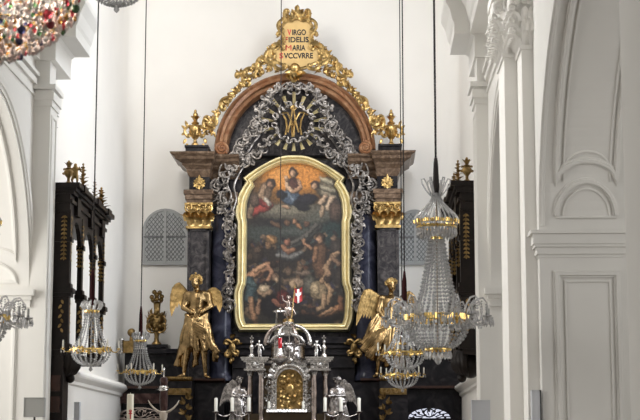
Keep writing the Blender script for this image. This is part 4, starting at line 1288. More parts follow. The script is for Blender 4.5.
def cloth(t, top, bottom, n, r0, r1, wob=.06, seed=0, drop=None):
    """fall of drapery: fold tubes from a top polyline to a bottom polyline over a thin closed sheet"""
    r_ = random.Random(seed)
    def at(pl, k):
        k = max(0, min(.9999, k)) * (len(pl) - 1); i = int(k); return Vector(pl[i]).lerp(Vector(pl[i + 1]), k - i)
    for i in range(n):
        k = i / (n - 1); a, b = at(top, k), at(bottom, k + r_.uniform(-.04, .04)); m = 7; pts = []; rad = []
        ph = r_.uniform(0, 6.28); am = r_.uniform(.4, 1) * wob; big = r_.uniform(.7, 1.35)
        for j in range(m):
            u = j / (m - 1); p = a.lerp(b, u) + Vector((math.sin(ph + u * 3.5) * am * u, -abs(math.sin(u * PI)) * am * .8, 0)); pts.append(p); rad.append((r0 + (r1 - r0) * u) * big)
        t.tube(pts, rad, 8)
    return t


# ---- gilded angel standing left of the painting
Q = figq(35.5)
ang = empty('angel_statue', Q(196, 378, 0), 'gilded standing angel statue left of the painting, hands joined at the waist', 'statue', 'gilded angels beside the painting')
t = MB()
pt = head(t, Q(195.6, 282.2, 3), 6.9 * S, (-.12, -1, .05), (.04, 0, 1))
t.cap(Q(196.2, 285, 1), Q(197, 291.5, .5), 3.0 * S, 3.5 * S)
t.cap(Q(189.5, 295.8, .5), Q(205, 294.8, .5), 4.8 * S, 4.8 * S)
t.ell(Q(193.3, 299.5, 2.5), (5.4 * S, 4.0 * S, 4.6 * S)); t.ell(Q(201.2, 299, 2.5), (5.4 * S, 4.0 * S, 4.6 * S))
t.cap(Q(197.2, 298, .6), Q(196.4, 310, .8), 8.4 * S, 7.0 * S, 14); t.cap(Q(196.4, 310, .8), Q(196, 320, .5), 7.0 * S, 8.0 * S, 14)
for dx in (-2.2, 2.2):
    for dy in (303, 307, 311): t.ell(Q(196.6 + dx, dy, 6.2), (2.2 * S, 1.6 * S, 1.9 * S))
for a, b, c, ra in (((187, 296, .5), (183.6, 307.5, 3), (192.5, 312.5, 8.5), 0), ((207.5, 295, .5), (210.8, 306.5, 3.5), (201.5, 312, 8.5), 0)):
    t.ell(Q(*a), 4.4 * S, 10, 8); t.cap(Q(*a), Q(*b), 3.9 * S, 3.1 * S); t.cap(Q(*b), Q(*c), 3.2 * S, 2.1 * S)
for a, b, c, d in (((191.5, 321, .5), (187.5, 345, 5), (184.2, 372, 1.5), (180, 375.8, 5.5)), ((200.8, 321, .5), (203.2, 346, 2.5), (205.4, 372.5, 1.5), (208.5, 377, 6.5))):
    t.cap(Q(*a), Q(*b), 5.0 * S, 4.0 * S); t.cap(Q(*b), Q(*c), 3.8 * S, 2.1 * S); t.ell(Q(b[0] + (c[0] - b[0]) * .3, b[1] + 8, b[2] - 2), (2.9 * S, 3.0 * S, 6 * S))
    t.cap(Q(*c), Q(c[0], c[1] + 3, c[2]), 1.8 * S, 1.9 * S); t.cap(Q(c[0], c[1] + 3.2, c[2]), Q(*d), 1.9 * S, 1.5 * S)
t = remesh(t, .02, 2)
post = MB()
hand(post, Q(193.5, 313, 7.2), Q(199, 315.5, 8) - Q(193.5, 313, 7.2), (0, .6, -.8), 5.2 * S); hand(post, Q(201, 313, 7), Q(195, 317, 8.5) - Q(201, 313, 7), (0, .6, -.8), 5.2 * S)
for fx, fy, dx in ((179.3, 376, -.5), (208.9, 377.3, .4)):
    for k in range(5): p = Q(fx + (k - 2) * .75, fy, 6.3 + .3 * k); post.cap(p, p + Vector((dx * .02, -.03, -.005)), .4 * S + .004, .35 * S, 6)
t.add(post.v, post.f); t.build('body', 'bronzegold', ang, True)
h = MB(); curls(h, pt, 6.6 * S, 46, 3); h.ell(pt(0, -.12, .42), (.74 * 6.6 * S, .86 * 6.6 * S, .68 * 6.6 * S), 12, 8)
h.tube([pt(-.1, .5, 1.0), pt(-.05, .55, 1.25), pt(.12, .4, 1.32)], [.03, .025, .012], 6)
h.build('hair', 'gold', ang, True)
t = MB()
for o_ in range(5):   # sweeping sash of heavy folds, gathered at the hip and falling to the right
    t.tube([Q(186 + o_ * .5, 317 + o_ * 2.6, 6), Q(194, 323 + o_ * 2.8, 9.5), Q(203, 328 + o_ * 2.6, 9), Q(210, 338 + o_ * 2, 7 - o_), Q(214 + o_ * .8, 350, 6 - o_), Q(213 + o_, 360 + o_ * .6, 4 - o_)], [1.2 * S, 1.7 * S, 1.8 * S, 1.9 * S, 1.7 * S, 1.2 * S], 8)
for o_ in range(5):
    t.tube([Q(187 + o_ * 1.2, 318, 5 + o_ * .8), Q(184 + o_ * 1.6, 332, 6 + o_), Q(181 + o_ * 2.2, 346, 5 + o_), Q(178.5 + o_ * 2.6, 358 - o_ * 2.2, 3 + o_)], [1.3 * S, 1.9 * S, 2.1 * S, 1.2 * S], 8)
cloth(t, [Q(187, 313, 3), Q(192, 318, 6.5), Q(201, 318, 6.5), Q(207, 312, 3)], [Q(180, 352, 3), Q(188, 345, 8), Q(199, 352, 8), Q(210, 350, 6)], 13, 1.5 * S, 2.1 * S, .10, 1)
cloth(t, [Q(205, 318, 5), Q(208, 320, 3)], [Q(205, 354, 6), Q(218, 352, 4), Q(215, 362, 3)], 6, 1.6 * S, 2.0 * S, .12, 2)
cloth(t, [Q(188, 316, 0), Q(204, 316, -1)], [Q(177, 366, -1), Q(190, 368, -3), Q(204, 356, -4)], 9, 1.7 * S, 2.4 * S, .09, 4)
t.cap(Q(186.5, 315, 2), Q(197, 320, 8), 2.3 * S, 2.6 * S); t.cap(Q(197, 320, 8), Q(207, 314, 3), 2.6 * S, 2.3 * S); t.cap(Q(198, 318, 8), Q(194, 326, 9), 2.2 * S, 1.6 * S)
t.cap(Q(191, 340, 8), Q(206, 332, 7), 1.3 * S, 1.6 * S); t.cap(Q(206, 332, 7), Q(216, 347, 5), 1.6 * S, 1.9 * S); t.cap(Q(189, 332, 7), Q(200, 326, 8), 1.2 * S, 1.4 * S)
t.cap(Q(216, 347, 5), Q(214.5, 361, 4), 2 * S, 1.4 * S)
remesh(t, .016, 2).build('drapery', 'bronzegold', ang, True)
t = MB(); wing(t, [Q(191, 299, -4), Q(185, 290, -5), Q(179, 283.5, -4), Q(174.5, 286, -3), Q(172.5, 294, -2)], (((.3, 0, -1), 22 * S), ((-.02, -.1, -1), 25 * S))); t.build('wing', 'dgold', ang, 50)
t = MB(); wing(t, [Q(203, 299, -4), Q(208, 292, -5), Q(213.5, 288, -4), Q(218.5, 291, -3), Q(220.5, 297, -2)], (((-.25, 0, -1), 17 * S), ((.0, -.1, -1), 17 * S))); t.build('wing', 'dgold', ang, 50)

# ---- gilded angel on the right, turning, one wing thrown out
Q = figq(35.5)
ang2 = empty('angel_statue', Q(385, 378, 0), 'gilded angel statue right of the painting behind the chandeliers, wing spread out', 'statue', 'gilded angels beside the painting')
t = MB()
pt = head(t, Q(391.6, 285.5, 3), 6.6 * S, (.25, -1, -.12), (-.08, 0, 1))
t.cap(Q(391.3, 290, 1.5), Q(391, 296.5, .5), 2.5 * S, 2.8 * S)
t.cap(Q(384, 299, .5), Q(398.5, 300.5, .5), 4.0 * S, 4.0 * S)
t.ell(Q(387.5, 304.5, 2.5), (4.6 * S, 3.4 * S, 4.2 * S)); t.ell(Q(395.5, 305, 2.5), (4.6 * S, 3.4 * S, 4.2 * S))
t.cap(Q(391, 303, .6), Q(389.5, 316, .8), 8.3 * S, 7.0 * S, 14); t.cap(Q(389.5, 316, .8), Q(387, 327, .5), 7.0 * S, 8.0 * S, 14)
for a, b, c in (((382, 299, .5), (378.5, 311, 3), (385, 319, 7)), ((400.5, 301, .5), (405.5, 312, 3), (399, 306.5, 8))):
    t.ell(Q(*a), 4.4 * S, 10, 8); t.cap(Q(*a), Q(*b), 3.9 * S, 3.1 * S); t.cap(Q(*b), Q(*c), 3.2 * S, 2.1 * S)
for a, b, c, d in (((383, 328, .5), (379, 350, 6), (377, 372.5, 1.5), (373.5, 376.5, 5.5)), ((391.5, 328, .5), (396, 351, 2.5), (394, 373, 1.0), (397, 377, 6.0))):
    t.cap(Q(*a), Q(*b), 5.0 * S, 3.4 * S); t.cap(Q(*b), Q(*c), 3.3 * S, 1.7 * S)
    t.cap(Q(*c), Q(c[0], c[1] + 3, c[2]), 1.8 * S, 1.9 * S); t.cap(Q(c[0], c[1] + 3.2, c[2]), Q(*d), 1.9 * S, 1.5 * S)
t = remesh(t, .02, 2); post = MB()
hand(post, Q(384.5, 318.5, 7), (.9, -.1, -.3), (0, .6, -.8), 5.2 * S); hand(post, Q(399.3, 307, 8), (-.9, -.2, .35), (0, .8, -.5), 5.2 * S)
t.add(post.v, post.f); t.build('body', 'bronzegold', ang2, True)
h = MB(); curls(h, pt, 6.6 * S, 46, 8); h.ell(pt(0, -.12, .42), (.74 * 6.6 * S, .86 * 6.6 * S, .68 * 6.6 * S), 12, 8); h.build('hair', 'gold', ang2, True)
t = MB()
for o_ in range(6):
    t.tube([Q(399 - o_, 318 + o_ * 2.4, 5), Q(390 - o_, 325 + o_ * 2.6, 9.5), Q(379 - o_, 330 + o_ * 3, 9), Q(369 - o_ * .5, 337 + o_ * 3, 7 - o_ * .6), Q(361 + o_ * 1.2, 344 + o_ * 3, 5 - o_ * .6)], [1.3 * S, 1.8 * S, 2.0 * S, 1.9 * S, 1.0 * S], 8)
cloth(t, [Q(380, 312, 3), Q(386, 322, 6.5), Q(393, 322, 6.5), Q(399, 316, 3)], [Q(360, 340, 4), Q(368, 356, 8), Q(384, 362, 8), Q(400, 358, 6)], 15, 1.5 * S, 2.3 * S, .12, 5)
cloth(t, [Q(380, 315, 0), Q(398, 318, -1)], [Q(362, 348, 0), Q(378, 366, -3), Q(400, 368, -4)], 10, 1.7 * S, 2.5 * S, .1, 6)
t.cap(Q(379, 313, 2), Q(388, 324, 8), 2.5 * S, 2.8 * S); t.cap(Q(388, 324, 8), Q(399, 317, 3), 2.6 * S, 2.3 * S)
t.cap(Q(372, 336, 6), Q(358.5, 343, 4), 2.2 * S, 1.3 * S); t.cap(Q(380, 330, 8), Q(364, 352, 6), 2.2 * S, 1.8 * S)
t.cap(Q(396, 300, 4), Q(386, 316, 6), 1.8 * S, 2 * S)
remesh(t, .016, 2).build('drapery', 'bronzegold', ang2, True)
t = MB(); wing(t, [Q(386, 302, -4), Q(378, 296, -5), Q(370, 290, -4), Q(366, 290, -3), Q(363, 296, -2)], (((-.1, 0, -1), 22 * S), ((-.24, -.1, -1), 32 * S)), bow=.2); t.build('wing', 'dgold', ang2, 50)
t = MB(); wing(t, [Q(397, 303, -4), Q(403, 296, -5), Q(409, 292, -4), Q(413, 295, -3), Q(415, 301, -2)], (((-.2, 0, -1), 20 * S), ((.1, -.1, -1), 24 * S))); t.build('wing', 'bronzegold', ang2, 50)

# ------------------------------------------------------------------ silver tabernacle
YT = 34.62
def T2(px, py, Y=YT): p = P(px, py, Y); return (p.x, p.z)
def tx(px): return P(px, 390, YT).x
def tz(py): return P(288, py, YT).z
S2 = S * YT / YA
tab = empty('tabernacle', (tx(288), YT, ZG), 'silver tabernacle with columns, open crown and gilded relief door on the altar', 'tabernacle')
tc = tx(288)
t = MB(); t.box(tx(246), tx(330), YT - .28, YT + .35, ZG, tz(414)); t.box(tx(262), tx(314), YT - .2, YT + .35, ZG, tz(366))
t.build('body', 'bronze', tab)
t = MB(); t.prof_x([(YT - .28, tz(414)), (YT - .42, tz(411.5)), (YT - .42, tz(409.5)), (YT - .2, tz(409)), (YT - .2, tz(414))], tx(268), tx(308))
for i in range(13): t.leaf((tx(269 + i * 3.1), YT - .42, tz(410)), (0, -.3, -1), .09, .07, .6)
t.build('shelf', 'silver', tab, 40)
def darch(x0, x1, zb, zt, n=16):
    cx, r = (x0 + x1) / 2, (x1 - x0) / 2
    return [(x0, zb), (x1, zb)] + [(cx + r * math.cos(PI * i / n), zt - r + r * math.sin(PI * i / n)) for i in range(n + 1)]
o_, i_ = darch(tx(272.5), tx(307.5), tz(412), tz(362)), darch(tx(277.5), tx(303.5), tz(411), tz(370))
t = MB()
for i in range(len(o_)):
    j = (i + 1) % len(o_)
    if (Vector(o_[i]) - Vector(o_[j])).length > 1e-4: t.prism([o_[i], o_[j], i_[j], i_[i]], YT - .34, YT - .16)
for i in range(26):
    k = i / 25 * (len(o_) - 3) + 1; a = Vector(o_[int(k)]).lerp(Vector(o_[min(len(o_) - 1, int(k) + 1)]), k % 1); b = Vector(i_[int(k)]).lerp(Vector(i_[min(len(i_) - 1, int(k) + 1)]), k % 1); c = a.lerp(b, .5)
    t.ell((c.x, YT - .35, c.y), (.045, .03, .045), 6, 5)
for sg in (-1, 1):
    for k in range(9):
        z = tz(372 + k * 4.4); x = tc + sg * 15.7 * S2 + (290 - 288) * S2
        t.leaf((x, YT - .34, z), (sg * .6, -.2, .7), .12, .07, .6); t.leaf((x, YT - .34, z), (-sg * .3, -.2, .7), .1, .06, .6)
for i in range(11):
    an = PI * i / 10; t.leaf((tx(290) + 15.5 * S2 * math.cos(an), YT - .34, tz(377) + 14 * S2 * math.sin(an)), (math.cos(an), -.2, math.sin(an)), .16, .10, .7)
t.build('door_surround', 'silver', tab, 40)
d = MB().prism(i_, YT - .27, YT - .2).build('door', 'dgold', tab)
t = MB(); r_ = random.Random(4)
for k in range(70):
    x, y = r_.uniform(279, 302), r_.uniform(373, 411)
    if math.hypot(x - 290.5, max(0, 383 - y)) > 12: continue
    c = T2(x, y); t.tube(spiral(c, r_.uniform(.03, .06), r_.uniform(0, 6), r_.choice((-1, 1)) * 1.2, .2, 10, YT - .285), .013, 5)
    t.leaf((c[0], YT - .28, c[1]), (r_.uniform(-1, 1), -.2, r_.uniform(-1, 1)), .09, .05, .6)
c = T2(290.5, 390); t.ell((c[0], YT - .29, c[1]), (.10, .05, .13), 12, 8)
t.build('door_relief', 'gold', d, 45)
for px in (250.6, 262.2, 314.2, 325.4):
    inner_ = px in (262.2, 314.2); yb = YT - (.30 if inner_ else .14); r = .062 if inner_ else .055; x = tx(px)
    c = MB().lathe([(r * 1.6, ZG + .02), (r * 1.6, ZG + .1), (r * 1.25, ZG + .14), (r, ZG + .2), (r * 1.04, tz(395)), (r * .9, tz(376))], (x, yb, 0), 16).build('column', 'rosesilver', tab, 40)
    k = MB().lathe([(r * .95, tz(376)), (r * 1.15, tz(374.5)), (r * 1.1, tz(373.5)), (r * 1.7, tz(371.5)), (r * 1.8, tz(371))], (x, yb, 0), 16)
    for i in range(8): a = i * PI / 4; k.leaf((x + r * math.cos(a), yb + r * math.sin(a), tz(376)), (.3 * math.cos(a), .3 * math.sin(a), 1), .12, .05, .7, (math.cos(a), math.sin(a), 0))
    k.build('capital', 'silver', c, 40)
for a, b in ((246, 266), (310, 330)):
    t = MB()
    for z0, z1, dd in ((371.5, 369.5, .02), (369.5, 363, -.02), (363, 361.5, .03), (361.5, 359.5, .07), (359.5, 358, .09)):
        t.box(tx(a) - dd, tx(b) + dd, YT - .36 - dd, YT + .3, tz(z0), tz(z1))
    x = (tx(a) + tx(b)) / 2
    for i in range(4): t.leaf((tx(a + 3 + i * 4.6), YT - .38, tz(369)), (0, -.2, 1), .12, .08, .6)
    t.ell((x, YT - .4, tz(366)), (.08, .04, .06), 8, 6)
    t.build('entablature', 'silver', tab)
t = MB()
for z0, z1, dd in ((364, 362.5, .05), (362.5, 361, .0)): t.box(tx(266), tx(310), YT - .26 - dd, YT + .3, tz(z0), tz(z1))
t.build('cornice', 'dsilver', tab)
# small chased ornament over the flat fronts
t = MB(); r_ = random.Random(21)
for k in range(60):
    a_ = r_.choice(((266, 272), (308.5, 312.5))); px_, py_ = r_.uniform(*a_), r_.uniform(373, 411)
    c = T2(px_, py_); yy_ = YT - (.22 if 262 < px_ < 314 else .07)
    t.leaf((c[0], yy_, c[1]), (r_.uniform(-1, 1), -.25, r_.uniform(-1, 1)), r_.uniform(.06, .11), .05, .7)
    if k % 2: t.tube(spiral(c, r_.uniform(.025, .045), r_.uniform(0, 6), r_.choice((-1, 1)) * 1.2, .2, 9, yy_ - .01), .010, 5)
t.build('chased_ornament', 'silver', tab, 45)['kind'] = 'stuff'
t = MB()
for k in range(9):
    for sg in (-1, 1):
        an = .25 + k * .17; c = (tx(290) + sg * 15 * S2 * math.cos(an), tz(368) + 6 * S2 * math.sin(an))
        t.tube(spiral(c, .06, an, sg * 1.3, .2, 10, YT - .36), .014, 5); t.leaf((c[0], YT - .36, c[1]), (sg * math.cos(an), -.3, math.sin(an) + .3), .12, .07, .9)
t.ell((tx(290), YT - .38, tz(361)), (.09, .06, .07), 10, 8)
for k in range(7): t.leaf((tx(290), YT - .36, tz(361)), (math.cos(.4 + k * .39), -.2, math.sin(.4 + k * .39)), .16, .07, .7)
t.build('door_crest', 'silver', tab, 45)
# open crown: drum with dark niche, ribs meeting in a knob
t = MB(); t.lathe([(.40, tz(361)), (.40, tz(359)), (.37, tz(358)), (.36, tz(347)), (.40, tz(345.5)), (.38, tz(344)), (.1, tz(343))], (tc, YT, 0), 28)
t.build('drum', 'dsilver', tab, 40)
t = MB(); t.ell((tc + .03, YT - .33, tz(352)), (.14, .12, .17), 12, 10)
for i in range(12): a = 2 * PI * i / 12; t.leaf((tc + .03 + .12 * math.cos(a), YT - .36, tz(352) + .15 * math.sin(a)), (math.cos(a), -.3, math.sin(a)), .13, .06, .5)
t.ell((tc + .03, YT - .44, tz(350)), (.07, .06, .09), 10, 8)
t.build('drum_relief', 'dsilver', tab, 40)
for k in range(8):
    a = PI / 8 + k * PI / 4; pts = []
    for j in range(11):
        u = j / 10; r = 21.5 * S2 * (math.cos(u * PI / 2) ** .8 if u < 1 else 0) + .05; z = tz(345) + (345 - 325.5) * S2 * math.sin(u * PI / 2)
        pts.append((tc + r * math.cos(a), YT + r * .75 * math.sin(a), z))
    MB().tube(pts, [.055 - .002 * j for j in range(11)], 6, .7).build('crown_rib', 'silver' if k % 2 else 'rosesilver', tab, True)
t = MB(); t.lathe([(.05, tz(329)), (.14, tz(327.5)), (.16, tz(325.5)), (.10, tz(324)), (.13, tz(322.5)), (.12, tz(321.8)), (.0, tz(321.5))], (tc, YT, 0), 18)
t.box(tc - .10, tc + .10, YT - .36, YT - .2, tz(337), tz(328)); 
t.build('crown_knob', 'silver', tab, 40)
t = MB()   # swags of the crown
for sg in (-1, 1):
    t.tube([(tc + sg * x * S2, YT - .40, tz(y)) for x, y in ((3, 335), (8, 336.5), (13, 339.5), (17, 344))], [.035, .05, .05, .03], 6)
t.build('crown_swag', 'silver', tab, True)
for px in (252.2, 324.2):
    x = tx(px); f_ = lambda r, y: (r * S2, tz(y))
    t = MB().lathe([f_(3, 358), f_(3, 356), f_(1.4, 354), f_(1.6, 351), f_(2.6, 348.5), f_(1.8, 346), f_(.8, 345), f_(1.8, 343.2), f_(1.6, 341.5), f_(.4, 340.8)], (x, YT - .2, 0), 14)
    t.box(x - .012, x + .012, YT - .21, YT - .19, tz(341), tz(336)); t.box(x - .045, x + .045, YT - .21, YT - .19, tz(339.2), tz(338))
    tag(t.build('urn_finial', 'silver', tab, 40), 'silver urn finial with small cross')
# little putti sitting on the entablatures
def small_figure(name, px, pyfoot, h, Y, m, label, cat, lean=0, arm=None, wings=False, group=None, kneel=False, face=(0, -1, 0)):
    """statuette: h = height in px"""
    Qf = figq(Y); u = h / 8.0
    o = empty(name, Qf(px, pyfoot), label, cat, group)
    t = MB()
    def q(a, b, c=0): return Qf(px + (a + lean * b) * u, pyfoot - b * u, c * u)
    pt = head(t, q(0, 7.35, .3), .62 * u * S, face)
    t.cap(q(0, 6.8), q(0, 6.4), .22 * u * S); t.cap(q(-.6, 6.1), q(.6, 6.1), .4 * u * S)
    t.cap(q(0, 5.8, .1), q(0, 4.3), .72 * u * S, .62 * u * S); t.ell(q(0, 3.9), (.75 * u * S, .6 * u * S, .6 * u * S))
    al, ar = arm or (((-1.0, 6.1), (-1.5, 5.0, .5), (-.7, 4.4, 1.2)), ((1.0, 6.1), (1.5, 5.0, .5), (.8, 4.4, 1.2)))
    post = MB()
    for a, b, c in (al, ar):
        t.cap(q(*a), q(*b), .33 * u * S, .26 * u * S); t.cap(q(*b), q(*c), .27 * u * S, .18 * u * S)
        hand(post, q(*c), q(*c) - q(*b), (0, .8, -.4), .62 * u * S)
    if kneel:
        for k in (-1, 1): t.cap(q(.4 * k, 3.8), q(.9 + .3 * k, 1.9, 1.0), .55 * u * S, .42 * u * S); t.cap(q(.9 + .3 * k, 1.9, 1.0), q(-.6 + .3 * k, .5), .42 * u * S, .25 * u * S)
    else:
        for k in (-1, 1): t.cap(q(.38 * k, 3.8), q(.45 * k, 2.0, .5), .52 * u * S, .38 * u * S); t.cap(q(.45 * k, 2.0, .5), q(.5 * k, .35), .36 * u * S, .2 * u * S); t.cap(q(.5 * k, .25), q(.6 * k, .2, .8), .24 * u * S, .18 * u * S)
    t = remesh(t, max(.006, .2 * u * S), 1); t.add(post.v, post.f); t.build('body', m, o, True)
    hr = MB(); curls(hr, pt, .62 * u * S, 22, int(px)); hr.build('hair', m, o, True)
    return o, q, u
for px, sg in ((260, 1), (316, -1)):
    small_figure('putto_statuette', px, 358.5, 18, YT - .3, 'silver', 'small silver putto on the %s shoulder of the tabernacle' % ('left' if sg > 0 else 'right'), 'statuette', .05 * -sg, group='putti on the tabernacle', face=(sg * .5, -1, 0),
                 arm=(((-1.0, 6.1), (-1.8, 5.3, .5), (-1.0, 6.4, 1.0)), ((1.0, 6.1), (1.7, 5.0, .5), (1.9, 3.9, 1.0))))
# risen Christ with banner on the crown
o, q, u = small_figure('banner_statuette', 288.2, 321.8, 26, YT, 'rosesilver', 'small silver figure holding a red banner with white cross atop the tabernacle', 'statuette', .02,
                       arm=(((-.9, 6.1), (-1.7, 6.6, .3), (-1.9, 7.6, .4)), ((.9, 6.1), (1.6, 5.4, .4), (1.5, 4.7, 1.1))))
t = MB(); cloth(t, [q(-.8, 4.6, .4), q(.8, 4.6, .4)], [q(-1.2, 1.8, .5), q(.9, 2.4, .8)], 7, .22 * u * S, .3 * u * S, .03, 3); cloth(t, [q(.8, 5.6, -.4), q(1.0, 5, -.2)], [q(1.8, 2.2, -.3), q(1.2, 1.8, -.4)], 4, .2 * u * S, .28 * u * S, .03, 5)
remesh(t, .012, 1).build('drapery', 'rosesilver', o, True)
t = MB(); t.lathe([(.13, q(0, 0).z - .02), (.12, q(0, 0).z + .05), (.03, q(0, 0).z + .09)], (q(0, 0).x, YT, 0), 12); t.build('base', 'dgold', o, 40)
a, b = P(291.5, 318, YT - .1), P(295, 285.5, YT - .1)
t = MB(); t.tube([a, b], .012, 6); t.box(b.x - .03, b.x + .03, b.y - .008, b.y + .008, b.z - .05, b.z - .035); t.build('banner_pole', 'dgold', o)
t = MB(); v = []; nx, nz = 8, 10
f0, f1 = P(294.3, 302, YT - .1), P(302.3, 288, YT - .1)
def fl(i, j, dy):
    x = f0.x + (f1.x - f0.x) * i / nx; z = f0.z + (f1.z - f0.z) * j / nz - .03 * math.sin(i * .5); return (x, YT - .11 + .015 * math.sin(i * 1.0 + j * .3) + dy, z)
def sheet(t, i0, i1, j0, j1, y0, y1):
    n, m = i1 - i0 + 1, j1 - j0 + 1; k = n * m
    v = [fl(i, j, y0) for j in range(j0, j1 + 1) for i in range(i0, i1 + 1)] + [fl(i, j, y1) for j in range(j0, j1 + 1) for i in range(i0, i1 + 1)]
    f = []
    for j in range(m - 1):
        for i in range(n - 1): a = j * n + i; f += [(a, a + 1, a + n + 1, a + n), (k + a, k + a + n, k + a + n + 1, k + a + 1)]
    for i in range(n - 1): f += [(i, k + i, k + i + 1, i + 1), (k - n + i, k - n + i + 1, 2 * k - n + i + 1, 2 * k - n + i)]
    for j in range(m - 1): f += [(j * n, (j + 1) * n, k + (j + 1) * n, k + j * n), (j * n + n - 1, k + j * n + n - 1, k + (j + 1) * n + n - 1, (j + 1) * n + n - 1)]
    t.add(v, f)
t = MB(); sheet(t, 0, nx, 0, nz, -.005, .005); fg = t.build('banner', 'flag_red', o)
t = MB(); sheet(t, 3, 5, 0, nz, -.012, -.004); sheet(t, 1, 7, 5, 7, -.0125, -.004); tag(t.build('banner_cross', 'white', fg), 'white cross')
# kneeling silver angels either side
for px, sg in ((238.5, 1), (338.5, -1)):
    o, q, u = small_figure('kneeling_angel_statuette', px, 427, 50, YT - .05, 'dsilver', 'silver kneeling angel %s of the tabernacle, head bowed' % ('left' if sg > 0 else 'right'), 'statuette', sg * .03, kneel=False, group='kneeling silver angels', face=(sg * .9, -.8, -.25),
        arm=(((-.9, 6.1), (-1.2, 4.9, .8), (sg * 1.2, 4.9, 1.6)), ((.9, 6.1), (1.2, 4.9, .8), (sg * 1.6, 5.1, 1.4))))
    t = MB(); cloth(t, [q(-.9, 5.4, .4), q(0, 5, .9), q(.9, 5.4, .4)], [q(-1.4, .2, .5), q(0, .1, 1.6), q(1.5, .2, .5)], 12, .26 * u * S, .4 * u * S, .06, int(px))
    cloth(t, [q(-.8, 5.4, -.4), q(.8, 5.4, -.4)], [q(-1.5, .2, -.8), q(1.5, .2, -.8)], 8, .3 * u * S, .42 * u * S, .05, int(px) + 1)
    t.cap(q(-.9, 3.2, .8), q(.9, 3.9, .9), .3 * u * S, .35 * u * S); t.cap(q(sg * .5, 2.0, 1.2), q(sg * 1.3, 1.5, 1.0), .6 * u * S, .5 * u * S)
    remesh(t, .014, 1).build('drapery', 'dsilver', o, True)
    t = MB(); wing(t, [q(-sg * .5, 6.0, -.5), q(-sg * 1.1, 6.9, -.6), q(-sg * 1.9, 6.9, -.6), q(-sg * 2.3, 6.2, -.5)], (((-sg * .1, 0, -1), 17 * S2), ((-sg * .3, 0, -1), 20 * S2)), w=.055); t.build('wing', 'dsilver', o, 50)
    t = MB(); wing(t, [q(-sg * .2, 6.0, -.8), q(-sg * .6, 7.3, -.9), q(-sg * 1.2, 7.5, -.9), q(-sg * 1.7, 6.9, -.8)], (((sg * .1, 0, -1), 15 * S2), ((-sg * .2, 0, -1), 18 * S2)), w=.05); t.build('wing', 'dsilver', o, 50)

# altar candles: white candles on silver sticks
cn = 0
for px, top, bot, lab in ((216, 398, 411.5, 'first white candle at the far left of the altar row'), (232.3, 397.5, 411.5, 'white candle before the left kneeling angel'), (249, 397.5, 411.5, 'white candle before the left outer column of the tabernacle'),
                          (269, 401.5, 409, 'short white candle at the left edge of the gilded door'), (303.2, 401.5, 409, 'short white candle at the right edge of the gilded door'),
                          (325, 397.5, 411.5, 'white candle before the right outer column of the tabernacle'), (341, 397.5, 411.5, 'white candle before the right kneeling angel'), (359, 398, 411.5, 'last white candle at the far right of the altar row')):
    short = px in (269, 303.2); Y = YT - .40 if not short else YT - .36
    x = P(px, 400, Y).x; z0, z1 = P(px, bot, Y).z, P(px, top, Y).z; zb = ZG if not short else tz(409.6)
    o = empty('altar_candle', (x, Y, zb), lab, 'candle', 'candles along the altar')
    r = .036 if not short else .03
    MB().lathe([(r, z0), (r, z1 - .01), (r * .8, z1), (.004, z1 + .002), (.004, z1 + .02)], (x, Y, 0), 12).build('candle', 'wax', o, 40)
    if short: t = MB().lathe([(.05, zb), (.05, zb + .01), (.03, zb + .015), (.045, z0 + .01)], (x, Y, 0), 12)
    else: t = MB().lathe([(.07, zb), (.06, zb + .02), (.02, zb + .05), (.016, z0 - .05), (.03, z0 - .03), (.075, z0 - .01), (.075, z0), (.03, z0 + .005)], (x, Y, 0), 14)
    t.build('candlestick', 'silver' if short else 'dsilver', o, 40)
# curved branches that join the outer candles are part of the outermost sticks' stand
for sg, pxs in ((1, (216, 232.3, 249)), (-1, (325, 341, 359))):
    Y = YT - .40; t = MB()
    a, b, c = [P(p, 413, Y) for p in pxs]
    t.tube([a + (b - a) * (i / 8) + Vector((0, .04, -.07 * math.sin(PI * i / 8))) for i in range(9)], .014, 6); t.tube([b + (c - b) * (i / 8) + Vector((0, .04, -.07 * math.sin(PI * i / 8))) for i in range(9)], .014, 6)
    m = a + (c - a) * .5; t.tube([m + Vector((0, .04, -.06)), Vector((m.x, m.y + .04, ZG))], .02, 6); t.lathe([(.09, ZG), (.07, ZG + .02), (.02, ZG + .04)], (m.x, m.y + .04, 0), 12)
    tag(t.build('candle_branch', 'dsilver'), 'dark silver branch joining the three candles %s of the tabernacle' % ('left' if sg > 0 else 'right'), 'candle holder')

# hanging sanctuary lamp in front of the tabernacle
YL = 33.2
def lz(py): return P(280, py, YL).z
lx = P(280, 345, YL).x
lamp = empty('sanctuary_lamp', (lx, YL, lz(362)), 'silver hanging sanctuary lamp with red glass before the tabernacle', 'lamp')
top = P(283, -40, YL)
MB().tube([(lx, YL, lz(309)), (lx, YL, 15.9)], .011, 6).build('rope', 'rope', lamp)
MB().lathe([(.015, lz(308)), (.03, lz(309)), (.14, lz(311)), (.15, lz(312)), (.02, lz(311.5))], (lx, YL, 0), 16).build('canopy', 'silver', lamp, 40)
for k in range(3):
    a = PI * .5 + 2 * PI * k / 3 + .5; c, s_ = math.cos(a), math.sin(a)
    MB().tube([(lx + .13 * c, YL + .13 * s_, lz(311.8)), (lx + .2 * c, YL + .2 * s_, lz(340)), (lx + .2 * c, YL + .2 * s_, lz(358))], .007, 5).build('chain', 'silver', lamp)
W_ = S * YL / YA
t = MB().lathe([(.0, lz(366)), (.05, lz(365)), (.13, lz(362)), (.19, lz(359.5)), (.20, lz(358.5)), (.15, lz(357.8)), (.10, lz(355)), (.06, lz(352)), (.05, lz(349)), (.045, lz(348.5))], (lx, YL, 0), 20)
